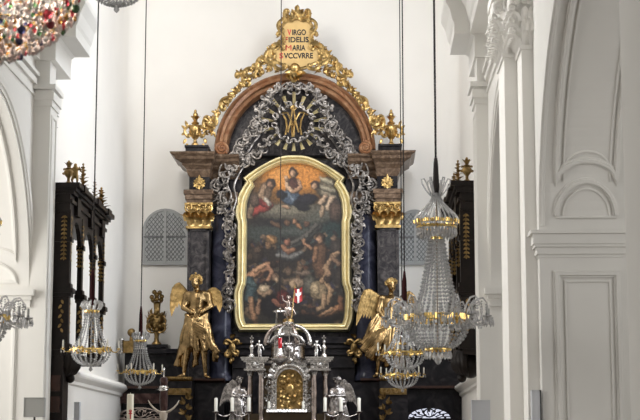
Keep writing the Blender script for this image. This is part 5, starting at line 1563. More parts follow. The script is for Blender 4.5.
for k in range(8): a = 2 * PI * k / 8; t.leaf((lx + .17 * math.cos(a), YL + .17 * math.sin(a), lz(359)), (math.cos(a), math.sin(a), .6), .10, .06, .8, (math.cos(a), math.sin(a), -1))
t.build('lamp_bowl', 'silver', lamp, 40)
MB().lathe([(.034, lz(349)), (.042, lz(346)), (.042, lz(339)), (.038, lz(338)), (.03, lz(338)), (.034, lz(346)), (.0, lz(348))], (lx, YL, 0), 16).build('red_glass', 'ruby', lamp, 40)
# ------------------------------------------------------------------ dark carved canopies along the choir walls
ZT = P(66, 183, 26.6).z; ZOP = P(72, 222, 27.2).z; ZPD = P(66, 290, 26.7).z; ZBS = P(66, 350, 26.7).z
CXA = -1.67


def canopy(side):
    lft = side == 'left'
    def build(t, name, m, par, smooth=None): return (t if lft else t.mirrored(CXA)).build(name, m, par, smooth)
    xw = -5.52
    rx = -5.1 if lft else 2 * CXA + 5.1
    o = empty('carved_canopy', (rx, 28.3, 0), 'tall black carved wooden canopy with gilding along the %s choir wall' % side, 'canopy', 'carved canopies of the choir')
    # cornice: stepped mouldings running round the free sides
    t = MB()
    for d, z0, z1 in ((.0, ZT - .50, ZT - .34), (.04, ZT - .34, ZT - .28), (.0, ZT - .28, ZT - .19), (.06, ZT - .19, ZT - .14), (.10, ZT - .14, ZT - .08), (.16, ZT - .08, ZT)):
        t.box(xw, -4.96 + d, 26.58 - d * .3, 30.2 + d, z0, z1)
    for y in (27.0, 28.4, 29.6):
        t.box(-4.96, -4.90, y - .02, y + .3, ZT - .5, ZT - .15); t.box(-4.96, -4.78, y - .03, y + .32, ZT - .1, ZT + .02)
    build(t, 'cornice', 'wood', o)
    # arched spandrels between the posts
    ys = [(26.76, 27.75), (27.9, 29.05), (29.2, 30.03)]
    for a, b in ys:
        c, r = (a + b) / 2, (b - a) / 2
        zs = ZOP - r * 1.15
        poly = [(a - .1, ZT - .5), (a - .1, zs - .2), (a, zs - .2)] + [(c - r * math.cos(PI * i / 12), zs + 1.15 * r * math.sin(PI * i / 12)) for i in range(13)] + [(b, zs - .2), (b + .1, zs - .2), (b + .1, ZT - .5)]
        build(MB().prof_x(poly, -5.03, -4.96), 'arched_head', 'wood', o)
    posts = [(26.6, 26.76, -5.25), (27.75, 27.9, -5.03), (29.05, 29.2, -5.03), (30.03, 30.18, -5.03)]
    for k, (a, b, xi) in enumerate(posts):
        t = MB(); t.box(xi, -4.95, a, b, ZPD, ZT - .45); t.box(xi - .02, -4.92, a - .02, b + .02, ZPD, ZPD + .1)
        t.box(xi - .02, -4.92, a - .02, b + .02, ZOP - .42, ZOP - .34)
        p = build(t, 'post', 'wood', o)
        g, g2 = MB(), MB()
        for j in range(11):
            z = ZT - .56 - j * .07; x = (xi + -4.95) / 2 + .05 if k == 0 else -4.99
            [g.leaf((x, a - .012, z), (q_ * 1.1, -.25, -1), .08, .032, .5) for q_ in (-1, 1, .1)]; g2.leaf((-4.948, (a + b) / 2, z), (.1, .5 * (-1) ** j, -1), .08, .035, .2, (1, 0, 0))
        build(g, 'gilded_drop', 'dgold', p, 45); build(g2, 'gilded_drop', 'dgold', p, 45)
        t = MB(); t.box(xi, -4.95, a, b, ZBS, ZPD); t.box(xi - .03, -4.88, a - .05, b + .05, ZPD - .06, ZPD + .02); t.box(xi - .02, -4.91, a - .03, b + .03, ZPD - .12, ZPD - .06)
        t.box(xi - .02, -4.91, a - .02, b + .02, ZBS, ZBS + .1)
        p = build(t, 'pedestal', 'wood', o)
        g = MB()
        for j in range(7):
            z = ZPD - .18 - j * .08
            g.leaf(((xi - 4.95) / 2 + .03, a - .015, z), (.6 * (-1) ** j, -.2, -1), .085, .045, .35); g.leaf((-4.948, (a + b) / 2, z), (.1, .6 * (-1) ** j, -1), .08, .035, .2, (1, 0, 0))
        build(g, 'gilded_leaves', 'dgold', p, 45)
    # wooden bench body underneath with shell corbels, and low panelling
    t = MB(); t.box(xw, -4.97, 26.6, 30.2, ZBS - .09, ZBS)
    build(t, 'beam', 'wood', o)
    if lft:
      build(MB().box(xw, -5.02, 26.62, 27.1, 0, ZBS - .09), 'panelling', 'wood', o)
      for z in (2.95, 2.6, 2.2): build(MB().box(-5.28, -5.06, 26.58, 26.62, z - .3, z - .04), 'panel', 'redwood', o)
    for yc in (27.0,):
        t = MB(); c = Vector((-5.02, yc, ZBS - .2))
        for i in range(9):       # fluted shell rolling inward
            a = -1.2 + 2.4 * i / 8
            pts = [c + Vector((.22 * math.cos(u) * math.cos(a) - .05, .30 * math.sin(a) * (.35 + .65 * abs(math.cos(u))), -.26 * math.sin(u) + .04)) for u in (-.6, -.1, .4, .8, 1.2, 1.5)]
            t.tube(pts, [.05, .07, .075, .065, .045, .03], 7)
        t.ell(c + Vector((-.1, 0, -.05)), (.18, .30, .22), 14, 10)
        t.ell(c + Vector((.05, 0, -.26)), (.08, .10, .08), 10, 8)
        build(t, 'shell_corbel', 'wood', o, 50)
    return o


canopy('left'); canopy('right')
# gilded finials on top of the canopies, each a thing of its own


def finial_urn(loc, label, h):
    o = empty('urn_finial', loc, label, 'urn', 'gilded urns on the canopies'); x, y, z = loc; k = h / 10
    MB().lathe([(1.5 * k, z), (1.5 * k, z + .6 * k), (.6 * k, z + 1.4 * k), (.6 * k, z + 2.6 * k), (1.7 * k, z + 4 * k), (2.0 * k, z + 5.2 * k), (1.2 * k, z + 6.2 * k), (1.5 * k, z + 6.6 * k), (.8 * k, z + 7 * k)], (x, y, 0), 16).build('urn_body', 'dgold', o, 40)
    t = MB()
    for i in range(7): a = 2 * PI * i / 7; t.leaf((x, y, z + 6.8 * k), (.5 * math.cos(a), .5 * math.sin(a), 1), 3 * k, 1.5 * k, .4, (math.cos(a), math.sin(a), 0))
    t.ell((x, y, z + 9 * k), (.6 * k, .6 * k, 1 * k), 8, 6); t.build('flower', 'dgold', o, 45)
    for sg in (-1, 1):
        t = MB(); cscroll(t, (x + sg * 1.5 * k, z + 6.4 * k), (x + sg * 1.9 * k, z + 4.2 * k), -sg * .3, .3 * k, y); t.build('handle', 'dgold', o, 45)


def finial_leaf(loc, label, h, w, name='leaf_finial', cat='finial'):
    x, y, z = loc; r_ = random.Random(int(x * 100 + y * 10)); t = MB()
    t.lathe([(w * .5, z), (w * .4, z + h * .08), (w * .15, z + h * .16), (w * .12, z + h * .85), (.005, z + h)], (x, y, 0), 10)
    n = 16
    for i in range(n):
        u = i / n; a = i * 2.4; t.leaf((x, y, z + h * (.1 + .8 * u)), (math.cos(a), math.sin(a), .9), w * (1.05 - .75 * u), w * .5, .6, (math.cos(a), math.sin(a), -.6))
    t.ell((x, y, z + h * .98), w * .12, 8, 6)
    tag(t.build(name, 'dgold', None, 45), label, cat, 'gilded finials on the canopies')


def finial_cherub(loc, label, h):
    x, y, z = loc
    t = MB(); k = h / 8
    pt = head(t, (x, y, z + 7 * k), .85 * k, (.5, -.8, 0)); t.cap((x, y, z + 6 * k), (x, y, z + 4.2 * k), 1.0 * k, .9 * k); t.ell((x, y, z + 3.6 * k), (1.1 * k, 1.0 * k, .9 * k))
    for sg in (-1, 1):
        t.cap((x + sg * 1.0 * k, y, z + 6 * k), (x + sg * 1.9 * k, y - .5 * k, z + 5.4 * k), .42 * k, .35 * k); t.cap((x + sg * 1.9 * k, y - .5 * k, z + 5.4 * k), (x + sg * 1.4 * k, y - 1.2 * k, z + 6.4 * k), .35 * k, .25 * k)
        t.cap((x + sg * .5 * k, y, z + 3.4 * k), (x + sg * .9 * k, y - 1.0 * k, z + 2.2 * k), .6 * k, .45 * k); t.cap((x + sg * .9 * k, y - 1.0 * k, z + 2.2 * k), (x + sg * .6 * k, y - .4 * k, z + .6 * k), .42 * k, .26 * k)
    t = remesh(t, .012, 1); t.lathe([(1.4 * k, z), (1.3 * k, z + .5 * k), (.6 * k, z + .8 * k)], (x, y, 0), 10)
    tag(t.build('cherub_finial', 'dgold', None, True), label, 'figurine')


p = P(68.5, 181, 26.75)
finial_urn((p.x, 26.75, ZT), 'gilded urn on the near end of the left canopy', .42)
finial_cherub((-4.98, 27.1, ZT + .02), 'small gilded cherub beside the urn on the left canopy', .42)
finial_leaf((-4.98, 27.85, ZT), 'tall pointed gilded leaf finial mid-way along the left canopy', .56, .17, 'pointed_finial')
finial_leaf((-4.98, 29.1, ZT), 'slim gilded finial behind the rope on the left canopy', .5, .12)
finial_leaf((-4.98, 29.85, ZT), 'bushy gilded finial at the far end of the left canopy', .46, .2)
mx_ = lambda x: 2 * CXA - x
p = P(467, 181, 26.75)
finial_urn((p.x, 26.75, ZT), 'gilded urn on the near end of the right canopy', .44)
finial_leaf((mx_(-4.98), 27.5, ZT), 'gilded leaf finial next to the urn on the right canopy', .52, .16)
finial_leaf((mx_(-4.98), 28.7, ZT), 'gilded leaf finial farther back on the right canopy', .5, .18)

# ------------------------------------------------------------------ gilded vase and knob ornament on the left wing of the altar
YV = 36.45
x, zb = P(156.5, 345, YV).x, P(156.5, 348, YV).z
MBp = MB().box(P(146, 348, YV).x, P(169, 348, YV).x, 36.2, 36.75, zb, P(156, 345, YV).z)
z = P(156.5, 345, YV).z
MBp.box(P(148.5, 348, YV).x, P(166.5, 348, YV).x, 36.25, 36.7, zz(352) - .02, zb)
tag(MBp.build('vase_plinth', 'black'), 'black stone plinth under the gilded flower vase', 'plinth')
v = empty('flower_vase', (x, YV, z), 'old gilded carved flower vase on black plinth left of the angel', 'vase')
q = S
MB().lathe([(5 * q, z), (5 * q, z + 1.5 * q), (2.6 * q, z + 4 * q), (2.2 * q, z + 8 * q), (3 * q, z + 13 * q), (7 * q, z + 19 * q), (8 * q, z + 25 * q), (5 * q, z + 30 * q), (3 * q, z + 33 * q), (3.6 * q, z + 42 * q), (5.5 * q, z + 43 * q), (2 * q, z + 44 * q)], (x, YV, 0), 20).build('vase_body', 'dgold', v, 45)
t = MB()
for i in range(80):
    a = i * 2.4; h = 12 + 20 * (i / 80); t.leaf((x + 6 * q * math.cos(a), YV + 5 * q * math.sin(a), z + h * q), (math.cos(a), math.sin(a), rng.uniform(-.3, 1)), rng.uniform(4, 8.5) * q, 3.4 * q, 1.0, (math.cos(a) * .3, math.sin(a) * .3 - .3, 1))
for sg in (-1, 1):
    cscroll(t, (x + sg * 5 * q, z + 30 * q), (x + sg * 7 * q, z + 18 * q), sg * .25, 1.2 * q, YV - .05); cscroll(t, (x + sg * 3 * q, z + 12 * q), (x + sg * 9 * q, z + 20 * q), -sg * .3, 1 * q, YV - .1)
t.build('carved_foliage', 'dgold', v, 45)
for i, (dx, dz, r) in enumerate(((0, 50, 4.2), (-5, 48, 3.6), (5, 48.5, 3.6), (-2.5, 53, 3.6), (3, 52.5, 3.6), (0, 46, 4.2), (-4, 45, 3.4), (4.5, 45, 3.4))):
    t = MB(); c = Vector((x + dx * q, YV - .04, z + dz * q))
    for k in range(8): a = 2 * PI * k / 8; t.leaf(c, (math.cos(a), -.4, math.sin(a)), r * q, r * .55 * q, .6)
    t.ell(c + Vector((0, -.03, 0)), r * .35 * q, 8, 6); t.build('blossom', 'dgold', v, 45)

YK = 36.25
x, z = P(128, 350, YK).x, zz(352)
k = empty('knobbed_ornament', (x, YK, z), 'dull gilded ornament with a round knob in the left wall corner', 'ornament')
MB().box(x - .17, x + .13, YK - .1, YK + .15, z, z + 12 * q).build('base', 'dgold', k)
t = MB().ell((x + 3.2 * q, YK, z + 20.5 * q), 4.2 * q, 14, 10); t.cap((x + 3 * q, YK, z + 11 * q), (x + 3.2 * q, YK, z + 17 * q), 2 * q, 1.6 * q); t.build('knob', 'dgold', k, True)
t = MB().lathe([(1.6 * q, z), (1.4 * q, z + 11 * q), (2.6 * q, z + 12.5 * q), (2.4 * q, z + 14 * q)], (x - 5.5 * q, YK - .15, 0), 12); tag(t.build('cup', 'silver', k, 40), 'silver cup')

# ------------------------------------------------------------------ things standing in the choir
YP = 31.0
p0, p1 = P(130, 422, YP), P(130, 394, YP)
zf = .17
c = empty('paschal_candle', (p0.x, YP, zf), 'tall cream paschal candle with red mark on a dark stand', 'candle')
r = .066
MB().lathe([(r, p0.z - .25), (r, p1.z - .01), (r * .85, p1.z), (.004, p1.z + .002), (.004, p1.z + .03)], (p0.x, YP, 0), 20).build('wax', 'cream', c, 40)
t = MB()
for (a, b, w) in (((130.4, 411), (130.4, 419), .012), ((128.6, 413.5), (132.2, 413.5), .012)):
    A, B = P(*a, YP - r), P(*b, YP - r); t.tube([A, B], w, 6)
for i in range(6): a = i * PI / 3; A = P(130.4, 411, YP - r); t.ell((A.x + .02 * math.cos(a), A.y + .004, A.z + .02 * math.sin(a)), .012, 6, 5)
tag(t.build('mark', 'red', c), 'red cross mark')
MB().lathe([(.2, zf), (.19, zf + .04), (.05, zf + .1), (.03, zf + .3), (.03, p0.z - .5), (.06, p0.z - .45), (.04, p0.z - .4), (.1, p0.z - .26), (.1, p0.z - .22), (.07, p0.z - .22)], (p0.x, YP, 0), 18).build('stand', 'bronze', c, 40)

YN = 32.0
x = P(163.7, 400, YN).x; Zn = lambda py: P(163.7, py, YN).z
n = empty('spiked_post', (x, YN, .34), 'red-brown post with silver spike and pale curved horns near the altar step', 'post')
MB().lathe([(.13, .34), (.12, .38), (.04, .45), (.04, Zn(430)), (.05, Zn(421))], (x, YN, 0), 14).build('stand', 'bronze', n, 40)
MB().lathe([(.05, Zn(421)), (.075, Zn(418)), (.085, Zn(412)), (.07, Zn(411)), (.05, Zn(412))], (x, YN, 0), 14).build('cup', 'bone', n, 40)
MB().lathe([(.05, Zn(414)), (.075, Zn(408)), (.085, Zn(398)), (.07, Zn(388)), (.072, Zn(384)), (.085, Zn(380)), (.06, Zn(377.5)), (.02, Zn(377))], (x, YN, 0), 14).build('shaft', 'maroon', n, 40)
t = MB().lathe([(.08, Zn(391)), (.095, Zn(390)), (.085, Zn(388.5)), (.095, Zn(387)), (.08, Zn(386))], (x, YN, 0), 16)
for i in range(9): a = i * 2 * PI / 9; t.leaf((x + .08 * math.cos(a), YN + .08 * math.sin(a), Zn(389)), (math.cos(a), math.sin(a), .6 * (-1) ** i), .08, .05, .4, (math.cos(a), math.sin(a), 0))
t.build('clasp', 'silver', n, 40)
MB().lathe([(.018, Zn(378)), (.018, Zn(370)), (.022, Zn(369.5)), (.004, Zn(367.5))], (x, YN, 0), 8).build('spike', 'silver', n, 40)
for sg in (-1, 1):
    pts = [P(163.7 + sg * a, b, YN - .05) for a, b in ((2, 412.5), (6, 411), (10, 408), (13.5, 404), (15.5, 400))]
    MB().tube(pts, [.022, .021, .019, .014, .005], 8).build('horn', 'bone', n, True)

# loudspeakers and boards on stands
def speaker(name, px0, px1, py0, py1, Y, zf, label, cat, edge=None, stand=True, grp=None):
    a, b = P(px0, py1, Y), P(px1, py0, Y); cx = (a.x + b.x) / 2
    o = empty(name, (cx, Y, zf), label, cat, grp)
    t = MB(); t.box(a.x, b.x, Y, Y + .14, a.z, b.z); w = .012
    bm_ = 'boxgrey' if cat == 'board' else 'palebox'; t.build('casing', bm_, o)
    t = MB()
    for x0, x1, z0, z1 in ((a.x, b.x, b.z - w, b.z), (a.x, b.x, a.z, a.z + w), (a.x, a.x + w, a.z, b.z), (b.x - w, b.x, a.z, b.z)): t.box(x0, x1, Y - .008, Y + .001, z0, z1)
    t.build('rim', bm_, o)
    if edge: MB().box(b.x, b.x + .02, Y + .01, Y + .13, a.z, b.z).build('grille', 'darkgrey', o)
    if stand:
        t = MB().lathe([(.16, zf), (.15, zf + .02), (.02, zf + .05), (.016, a.z)], (cx, Y + .07, 0), 12); t.build('stand', 'darkgrey', o, 40)
speaker('grey_board', 23.5, 44, 397.5, 417, 24.0, 0, 'plain grey square board on a thin stand before the left pilaster', 'board')
speaker('loudspeaker', 472, 490, 400, 428, 24.6, 0, 'pale grey box loudspeaker before the right choir pilaster', 'loudspeaker')
speaker('column_loudspeaker', 532.5, 539.5, 390, 432, 17.5, 0, 'slim grey column loudspeaker with dark grille on the great right pier', 'loudspeaker', edge=True)
speaker('column_loudspeaker', 73.5, 79.5, 402, 432, 29.0, 0, 'slim grey column loudspeaker before the left white dado', 'loudspeaker')
# ------------------------------------------------------------------ chandeliers
def strands(t, prof, n, step, r, z0, ph=0):
    """strings of cut beads following a surface of revolution"""
    L = [0]
    for a, b in zip(prof, prof[1:]): L.append(L[-1] + math.hypot(b[0] - a[0], b[1] - a[1]))
    m = max(2, int(L[-1] / step))
    for j in range(m):
        s = L[-1] * (j + .5) / m; k = max(i for i in range(len(prof) - 1) if L[i] <= s); u = (s - L[k]) / (L[k + 1] - L[k])
        R_ = prof[k][0] + (prof[k + 1][0] - prof[k][0]) * u; z = prof[k][1] + (prof[k + 1][1] - prof[k][1]) * u
        for i in range(n):
            a = 2 * PI * (i + ph) / n; t.bead((R_ * math.cos(a), R_ * math.sin(a), z0 + z), r * rng.uniform(.85, 1.15), r * 1.15)


def band(r, z, h, w=.012): return [(r, z - h / 2), (r + w, z - h / 2), (r + w * 1.4, z), (r + w, z + h / 2), (r, z + h / 2), (r, z - h / 2)]


def ringmesh(t, prof, n=32):
    m = len(prof) - 1
    v = [(r * math.cos(2 * PI * i / n), r * math.sin(2 * PI * i / n), z) for i in range(n) for r, z in prof[:-1]]
    t.add(v, [(i * m + k, ((i + 1) % n) * m + k, ((i + 1) % n) * m + (k + 1) % m, i * m + (k + 1) % m) for i in range(n) for k in range(m)])


def stuff(o): o['kind'] = 'stuff'; return o


ROPE_TOP = 15.9


def small_chandelier():
    o = empty('basket_chandelier', (0, 0, 0), 'x', 'chandelier', 'small basket chandeliers of the choir')
    MB().tube([(0, 0, 1.0), (0, 0, 14)], .010, 6).build('rope', 'rope', o)
    MB().lathe([(.014, 1.14), (.03, 1.0), (.035, .68), (.02, .62)], (0, 0, 0), 10).build('rope_sleeve', 'velvet', o, True)
    t = MB(); t.tube([(0, 0, -.22), (0, 0, .66)], .006, 6); t.build('stem', 'bronze', o)
    for k in range(12):
        a = 2 * PI * k / 12; c, s = math.cos(a), math.sin(a)
        pts = [(r * c, r * s, z) for r, z in ((.07, .545), (.125, .575), (.152, .62), (.14, .665), (.105, .685), (.085, .66), (.09, .635))]
        MB().tube(pts, [.010, .013, .014, .014, .012, .009, .006], 6, .6).build('crystal_plume', 'clear', o, True)
    t = MB(); ringmesh(t, band(.09, .535, .035)); t.build('crown_band', 'brass', o, 40)
    t = MB()
    for i in range(16): a = 2 * PI * i / 16; t.drop((.105 * math.cos(a), .105 * math.sin(a), .53), .014, .065)
    stuff(t.build('crown_fringe', 'clear', o))
    t = MB(); strands(t, [(.085, .51), (.10, .42), (.125, .30), (.17, .17), (.225, .07), (.27, .015)], 18, .034, .0150, 0); stuff(t.build('crystal_tent', 'clear', o))
    t = MB(); ringmesh(t, band(.272, .0, .03)); t.build('main_band', 'brass', o, 40)
    for i in range(12):
        a = 2 * PI * (i + .5) / 12; c, s = math.cos(a), math.sin(a); t = MB()
        t.leaf((.285 * c, .285 * s, -.005), (0, 0, 1), .055, .05, .5, (c, s, 0)); t.leaf((.285 * c, .285 * s, .005), (0, 0, -1), .05, .05, .5, (c, s, 0)); t.build('palmette', 'brass', o, 45)
    t = MB(); strands(t, [(.27, -.015), (.262, -.07), (.235, -.125), (.18, -.175), (.10, -.21), (.03, -.222)], 20, .032, .0150, 0, .5); stuff(t.build('crystal_bowl', 'clear', o))
    t = MB(); t.drop((0, 0, -.215), .03, .085, 8); t.build('finial_drop', 'clear', o)
    for k in range(6):
        a = 2 * PI * (k + .25) / 6; c, s = math.cos(a), math.sin(a)
        arm = MB().tube([(r * c, r * s, z) for r, z in ((.28, 0), (.31, -.025), (.345, -.03), (.375, -.015), (.385, .01))], [.010, .009, .008, .008, .008], 6).build('arm', 'brass', o, True)
        MB().lathe([(.006, .005), (.03, .012), (.033, .02), (.014, .022), (.014, .03)], (.385 * c, .385 * s, 0), 12).build('drip_pan', 'brass', arm, 40)
        MB().lathe([(.0115, .022), (.0115, .125), (.009, .13), (.003, .131), (.003, .142)], (.385 * c, .385 * s, 0), 10).build('candle', 'wax', o, 40)
        t = MB()
        for q in (-.5, 0, .5): t.drop(((.385 + .028 * math.cos(q * 4)) * c - .028 * math.sin(q * 4) * s, (.385 + .028 * math.cos(q * 4)) * s + .028 * math.sin(q * 4) * c, .01), .010, .055)
        t.build('pendant', 'clear', o)
    return o


A_ = small_chandelier()
first = True
for px, py, Y, lab in ((91, 350, 22.2, 'crystal basket chandelier before the left canopy, larger of the left pair'), (140, 372, 27.7, 'crystal basket chandelier before the gilded vase, smaller of the left pair'),
                       (405, 353, 22.2, 'crystal basket chandelier hanging beneath the big crystal chandelier, upper of two'), (402.5, 375, 27.7, 'lower crystal basket chandelier under the big one, above the gilded console'),
                       (117, -17, 15.0, 'chandelier cut by the top edge beside the left cornice, only hanging drops showing')):
    o = A_ if first else copy_tree(A_)
    first = False
    p = P(px, py, Y); o.location = p; o['label'] = lab


def large_chandelier():
    o = empty('crystal_chandelier', (0, 0, 0), 'x', 'chandelier', 'large crystal chandeliers')
    MB().tube([(0, 0, 1.6), (0, 0, 13)], .0125, 6).build('rope', 'rope', o)
    MB().lathe([(.016, 1.68), (.024, 1.62), (.036, 1.36), (.04, 1.30), (.02, 1.28)], (0, 0, 0), 12).build('rope_sleeve', 'rope', o, True)
    MB().tube([(0, 0, -.4), (0, 0, 1.3)], .007, 6).build('stem', 'bronze', o)
    for k in range(6):
        a = 2 * PI * (k + .05) / 6; c, s = math.cos(a), math.sin(a)
        loop_ = [(.035, 1.28), (.07, 1.31), (.11, 1.36), (.145, 1.42), (.15, 1.47), (.125, 1.475), (.10, 1.43), (.075, 1.36), (.055, 1.31)]
        MB().tube([(r * c, r * s, z - .02) for r, z in loop_], .0085, 6).build('glass_plume', 'clear', o, True)
    for k in range(26):
        a = 2 * PI * k / 26; c, s = math.cos(a), math.sin(a); t = MB()
        t.tube([(r * c, r * s, z) for r, z in ((.04, 1.30), (.05, 1.25), (.08, 1.195), (.135, 1.14), (.195, 1.085), (.226, 1.035), (.222, .99), (.205, .955))], .0075, 5)
        t.build('glass_rib', 'clear', o, True)
    t = MB(); ringmesh(t, band(.205, 1.0, .035)); ringmesh(t, band(.195, .945, .022)); t.build('crown_band', 'brass', o, 40)
    for k in range(12): a = 2 * PI * k / 12; MB().lathe([(.0, .985), (.02, .985), (.022, 1.02), (.0, 1.03)], (.222 * math.cos(a), .222 * math.sin(a), 0), 10).build('boss', 'brass', o, 40)
    t = MB()
    for i in range(34): a = 2 * PI * i / 34; t.drop((.20 * math.cos(a), .20 * math.sin(a), .945), .019, .10)
    for i in range(24): a = 2 * PI * i / 24; t.drop((.165 * math.cos(a), .165 * math.sin(a), .93), .017, .11)
    stuff(t.build('crown_fringe', 'clear', o))
    t = MB(); ringmesh(t, band(.05, .825, .04)); t.build('neck_band', 'brass', o, 40)
    t = MB(); strands(t, [(.075, .82), (.10, .66), (.135, .46), (.175, .27), (.225, .12), (.30, .02)], 22, .040, .0170, 0); stuff(t.build('crystal_tent', 'clear', o))
    t = MB(); ringmesh(t, band(.315, .02, .02)); ringmesh(t, band(.315, -.03, .015)); t.build('main_band', 'brass', o, 48)
    for k in range(12):
        a = 2 * PI * (k + .5) / 12; pts = []
        t = MB()
        for da in (-.14, -.07, 0, .07, .14): t.lathe([(.0, -.03), (.022, -.03), (.024, .0), (.024, .03), (.0, .035)], (.325 * math.cos(a + da), .325 * math.sin(a + da), 0), 8)
        t.build('band_plate', 'brass', o, 40)
    for k in range(12):
        a = 2 * PI * (k + .25) / 12; c, s = math.cos(a), math.sin(a)
        arm = MB().tube([(r * c, r * s, z) for r, z in ((.33, .0), (.38, -.06), (.44, -.08), (.50, -.06), (.535, -.01))], [.013, .012, .011, .010, .010], 6).build('arm', 'clear', o, True)
        MB().lathe([(.008, -.015), (.045, -.004), (.052, .008), (.016, .01), (.016, .03)], (.535 * c, .535 * s, 0), 14).build('drip_pan', 'clear', arm, 40)
        MB().lathe([(.013, .01), (.013, .10), (.006, .104)], (.535 * c, .535 * s, 0), 10).build('candle', 'boxgrey', o, 40)
        t = MB()
        for q in range(6): b = q * PI / 3; t.drop((.535 * c + .046 * math.cos(b), .535 * s + .046 * math.sin(b), -.004), .013, .085)
        t.build('pan_fringe', 'clear', o)
        a2 = a + PI / 12; c, s = math.cos(a2), math.sin(a2)
        hook = MB().tube([(r * c, r * s, z) for r, z in ((.33, .02), (.36, .12), (.41, .19), (.47, .20), (.51, .15), (.515, .10))], [.012, .012, .011, .010, .008, .006], 6).build('hook', 'clear', o, True)
        t = MB()
        for r, z in ((.40, .18), (.455, .195), (.50, .16)):
            for j in range(3): t.bead((r * c, r * s, z - .03 - j * .026), .011)
            t.drop((r * c, r * s, z - .10), .014, .075)
        t.build('hook_drops', 'clear', o)
    t = MB(); strands(t, [(.32, -.045), (.315, -.10), (.295, -.17), (.25, -.235), (.19, -.285), (.14, -.31)], 26, .038, .0175, 0, .5)
    for i in range(40): a = 2 * PI * i / 40; t.drop((.345 * math.cos(a), .345 * math.sin(a), -.02), .015, .09)
    stuff(t.build('crystal_bowl', 'clear', o))
    t = MB(); ringmesh(t, band(.125, -.325, .03)); t.build('lower_band', 'brass', o, 40)
    t = MB()
    for i in range(20): a = 2 * PI * i / 20; t.drop((.132 * math.cos(a), .132 * math.sin(a), -.335), .016, .09)
    stuff(t.build('lower_fringe', 'clear', o))
    t = MB(); t.drop((0, 0, -.36), .04, .12, 8); t.build('finial_drop', 'clear', o)
    return o


B_ = large_chandelier()
B_.location = P(437.5, 318, 16.5); B_['label'] = 'big crystal chandelier with ribbed glass crown hanging at the right'
b2 = copy_tree(B_); b2.location = P(-24, 318, 16.5); b2['label'] = 'crystal chandelier at the left edge, only its right arms showing'

# the wide basket of coloured crystals close to the camera, top left
YQ = 9.0
k = 1 / F * YQ * 1.02
pc = P(-4, -22, YQ)
o = empty('coloured_chandelier', pc, 'wide chandelier of pink, red and clear crystal drops at top left', 'chandelier')
R0 = 86 * k
prof = [(R0 * 1.0, R0 * .35), (R0 * 1.03, R0 * .12), (R0 * .98, -R0 * .12), (R0 * .9, -R0 * .38), (R0 * .76, -R0 * .58), (R0 * .56, -R0 * .74), (R0 * .30, -R0 * .88), (R0 * .06, -R0 * .95)]
def on_prof(u):
    L = [0]
    for a, b in zip(prof, prof[1:]): L.append(L[-1] + math.hypot(b[0] - a[0], b[1] - a[1]))
    s = u * L[-1]; i = max(j for j in range(len(prof) - 1) if L[j] <= s + 1e-9); w_ = (s - L[i]) / (L[i + 1] - L[i])
    return prof[i][0] + (prof[i + 1][0] - prof[i][0]) * w_, prof[i][1] + (prof[i + 1][1] - prof[i][1]) * w_
def wire(r, z):
    t = MB(); ringmesh(t, [(r - .006, z), (r, z - .006), (r + .006, z), (r, z + .006), (r - .006, z)], 40); return t
for u in (.0, .2, .4, .6, .8): r, z = on_prof(u); t = wire(r, z); t.moved(pc).build('hoop', 'brass', o)
for kk in range(10):
    a = 2 * PI * kk / 10; t = MB(); t.tube([(on_prof(u / 12)[0] * math.cos(a), on_prof(u / 12)[0] * math.sin(a), on_prof(u / 12)[1]) for u in range(13)], .006, 5); t.moved(pc).build('rib', 'brass', o)
MB().tube([(0, 0, R0 * .3), (0, 0, 9)], .012, 6).moved(pc).build('rope', 'rope', o)
for kk in range(4):
    a = PI / 4 + kk * PI / 2; MB().tube([(R0 * math.cos(a), R0 * math.sin(a), R0 * .35), (0, 0, R0 * 1.2)], .006, 5).moved(pc).build('chain', 'brass', o)
sets = {m: MB() for m in ('whitec', 'pinkc', 'redc', 'greenc', 'bluec', 'amberc')}
for j in range(25):
    u = (j + .5) / 25; r, z = on_prof(u); n = max(4, int(2 * PI * r / .038))
    for i in range(n):
        a = 2 * PI * (i + .5 * (j % 2)) / n + rng.uniform(-.03, .03); q = rng.random()
        m = 'whitec' if q < .44 else 'pinkc' if q < .80 else 'redc' if q < .88 else 'greenc' if q < .93 else 'bluec' if q < .965 else 'amberc'
        rr = r + rng.uniform(-.012, .02); c_ = (rr * math.cos(a), rr * math.sin(a), z + rng.uniform(-.01, .02))
        if rng.random() < .6: sets[m].drop(c_, rng.uniform(.011, .018), rng.uniform(.04, .06), 6)
        else: sets[m].ell((c_[0], c_[1], c_[2] - .02), (.014, .014, .017), 7, 5)
        if rng.random() < .5: sets['whitec' if rng.random() < .5 else 'pinkc'].bead((c_[0] * 1.02, c_[1] * 1.02, c_[2] + .02), .011)
for m, nm in (('whitec', 'clear_drops'), ('pinkc', 'pink_drops'), ('redc', 'red_drops'), ('greenc', 'green_drops'), ('bluec', 'blue_drops'), ('amberc', 'amber_drops')):
    w_ = sets[m].moved(pc).build(nm, m, o, 40); stuff(w_); w_['label'] = nm.replace('_', ' ').replace('drops', 'crystal drops')
